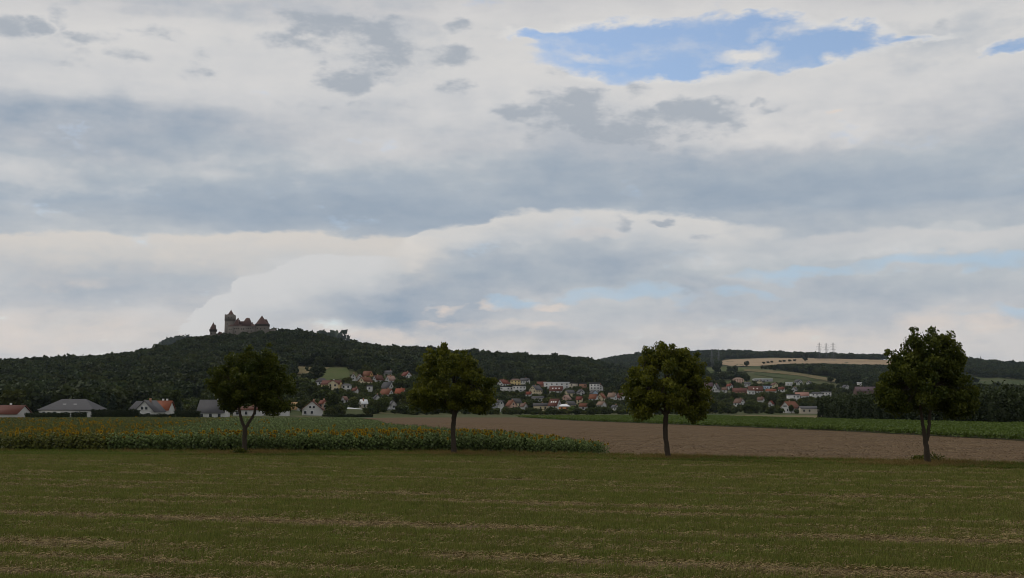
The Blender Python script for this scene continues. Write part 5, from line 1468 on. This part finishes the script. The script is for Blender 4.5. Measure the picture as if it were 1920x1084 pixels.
def name_trees():
    "label each planted tree by the house it stands next to"
    ORD = ['nearest', 'second', 'third', 'fourth', 'fifth', 'sixth', 'seventh', 'eighth', 'ninth', 'tenth']
    buckets = {}
    for o, u, v, wd in PLANTED:
        best = None
        for (a, b, c, d, yy, lab) in HOUSES:
            du, dv = u - (a + b) / 2, v - (c + d) / 2
            q = math.hypot(du, dv * 1.3)
            if best is None or q < best[0]: best = (q, du, dv, lab)
        q, du, dv, lab = best
        side = ('left of' if du < 0 else 'right of') if abs(du) > abs(dv) * 1.2 else ('above' if dv < 0 else 'below')
        buckets.setdefault((wd, side, lab), []).append((q, o))
    for (wd, side, lab), L in buckets.items():
        L.sort(key=lambda t: t[0]); short = lab.split(',')[0].split()
        for i, (q, o) in enumerate(L):
            head = ('' if len(L) == 1 else ORD[min(i, 9)] + ' ') + wd + ' ' + side + ' the'
            o['label'] = ' '.join((head.split() + short)[:16])
name_trees()

# ================================================================ woods
def build_woods():
    def grid(y0, y1, sp_, amin, amax):
        ys = np.arange(y0, y1, sp_); out = []
        for y in ys:
            xs = np.arange(amin * y, amax * y, sp_)
            out.append(np.stack([xs, np.full(len(xs), y)], 1))
        P = np.vstack(out); return P + (rng.random(P.shape) - 0.5) * sp_ * 0.9
    P = np.vstack([grid(470, 2000, 7.6, -0.62, 0.62), grid(2000, 4000, 11.0, 0.04, 0.62)])
    X, Y = P[:, 0], P[:, 1]; Z = ground(X, Y)
    U, Vp = pixel(X, Y, Z)
    edge = np.interp(U, [-600, 0, 200, 290, 330, 400, 470, 545, 560, 650, 665, 740, 780, 900, 990, 1100, 1180, 1240, 1300, 1400, 1500, 1580, 1700, 1760, 1830, 2400],
                        [470, 470, 480, 520, 640, 640, 640, 700, 1040, 1050, 985, 985, 1010, 1180, 1185, 1170, 1160, 1330, 1500, 1560, 1620, 1500, 1250, 1150, 1000, 1000])
    ok = Y > edge + 25 * fbm2(X * 0.02, Y * 0.02, 11)
    def inpoly(poly): return pip(np.stack([U, Vp], 1), poly)
    for poly in ([(548, 687), (655, 689), (657, 716), (548, 716)], [(1340, 683), (1358, 674), (1440, 671), (1695, 676), (1695, 686.5), (1600, 686), (1545, 684), (1480, 686), (1420, 690), (1370, 689)],
                 [(1390, 691.5), (1480, 697), (1582, 713), (1582, 722), (1480, 713), (1390, 703)], [(1320, 689), (1402, 689), (1402, 698), (1320, 699)],
                 [(1822, 719), (2000, 720), (2000, 737), (1822, 735)], [(280, 721), (345, 713), (395, 706), (395, 714), (345, 720), (280, 725)]):
        ok &= ~inpoly(poly)
    # thin out on open slopes to the right
    open_ = (U > 1240) & (Y < 2450) & (fbm2(X * 0.012, Y * 0.006, 13) < -0.35)
    ok &= ~open_
    for a, b, q in SPOTS: ok &= np.hypot(X - a, Y - b) > 0.62 * q + 4
    # castle rock is kept clear
    cx = ray(457, 625)[0] * 1450
    ok &= ~((np.abs(X - cx) < 49) & (np.abs(Y - 1450) < 26))
    ok &= Y > 470
    X, Y, Z, U = X[ok], Y[ok], Z[ok], U[ok]
    n = len(X)
    h = 8.5 + 4.5 * rng.random(n) ** 1.3 + 2.2 * fbm2(X * 0.03, Y * 0.03, 12) + 3.5 * (rng.random(n) < 0.06)
    h = np.clip(h, 6, 17)
    h = np.where(Y > 2000, h * 1.18, h)
    front = (np.abs(X - cx) < 66) & (Y < 1480) & (Y > 1350)
    vlim = np.where(U > 504, 620.0, 629.5) + 2.0 * rng.random(n)
    cap = CAMZ + Y * ray(457, 625)[1] + (625 - vlim) * Y / FPX - Z      # the castle walls stand clear of the trees below
    h = np.where(front, np.minimum(h, cap), h)
    kp = h > 2.2
    X, Y, Z, U, h = X[kp], Y[kp], Z[kp], U[kp], h[kp]; n = len(X)
    px = h * FPX / Y
    vb_ = pixel(X, Y, Z)[1]
    hide = np.zeros(n, bool)
    for poly, yf in KEEP:
        for du, dv in ((0, 1.0), (0, 0.8), (-0.25, 0.75), (0.25, 0.75)):
            hide |= (Y < yf) & pip(np.stack([U + du * px, vb_ - dv * px], 1), poly)
    X, Y, Z, U, h = X[~hide], Y[~hide], Z[~hide], U[~hide], h[~hide]; n = len(X)
    T = [crown_geo(400 + i, 330, 6, 0.10, (1.0, 1.15, 0.9, 1.05)[i]) for i in range(4)]
    cf = conifer_geo(410, 300, 0.085); cf.F = [(f, 1) for f, _ in cf.F]; T.append(cf)
    tid = rng.integers(0, 4, n); tid = np.where(rng.random(n) < 0.06 + 0.10 * (fbm2(X * 0.01, Y * 0.01, 14) > 0.5), 4, tid)
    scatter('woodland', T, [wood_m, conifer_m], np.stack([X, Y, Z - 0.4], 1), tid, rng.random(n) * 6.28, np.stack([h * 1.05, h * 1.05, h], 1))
build_woods()
def build_shrubbery():
    "garden greenery filling the village between the houses"
    n = 9000
    k = rng.random(n)
    u = rng.random(n) * 1700 - 40
    vlo = np.interp(u, [-40, 300, 430, 560, 650, 760, 900, 1180, 1300, 1560, 1700], [768, 755, 738, 728, 712, 706, 722, 724, 718, 722, 724])
    v = vlo + rng.random(n) * (778.5 - vlo)
    P = []
    for a, b in zip(u, v):
        x, y, z = hit(a, b, 400)
        if y > 1600 or (1310 < a < 1560 and b > 776.5): continue
        h = 2.0 + 3.6 * rnd.random(); px = h * FPX / y
        if not free(a, b, px * 0.8, px, y, 0.06) or not clear_ground(x, y, -1.0) or shows_field(a, b, px, y): continue
        P.append((x, y, z - 0.22 * h, h))
    P = np.array(P); m = len(P)
    T = [crown_geo(500 + i, 240, 6, 0.11, 1.0) for i in range(3)]
    scatter('shrubbery', T, [garden_m], P[:, :3], rng.integers(0, 3, m), rng.random(m) * 6.28, np.stack([P[:, 3] * 1.2, P[:, 3] * 1.2, P[:, 3] * 1.1], 1))
build_shrubbery()

# ================================================================ air
def build_haze():
    g = Geo().box(-5300, 5300, -5300, 5300, -1.5, 260)
    m = bpy.data.materials.new('haze'); m.use_nodes = True
    nt = m.node_tree; nt.nodes.clear()
    v = nt.nodes.new('ShaderNodeVolumePrincipled'); o_ = nt.nodes.new('ShaderNodeOutputMaterial')
    v.inputs['Color'].default_value = (0.72, 0.84, 1.0, 1)
    v.inputs['Density'].default_value = 2.2e-5
    v.inputs['Anisotropy'].default_value = 0.2
    nt.links.new(v.outputs[0], o_.inputs['Volume'])

    o = g.obj('haze', m); tag(o, kind='stuff')
build_haze()
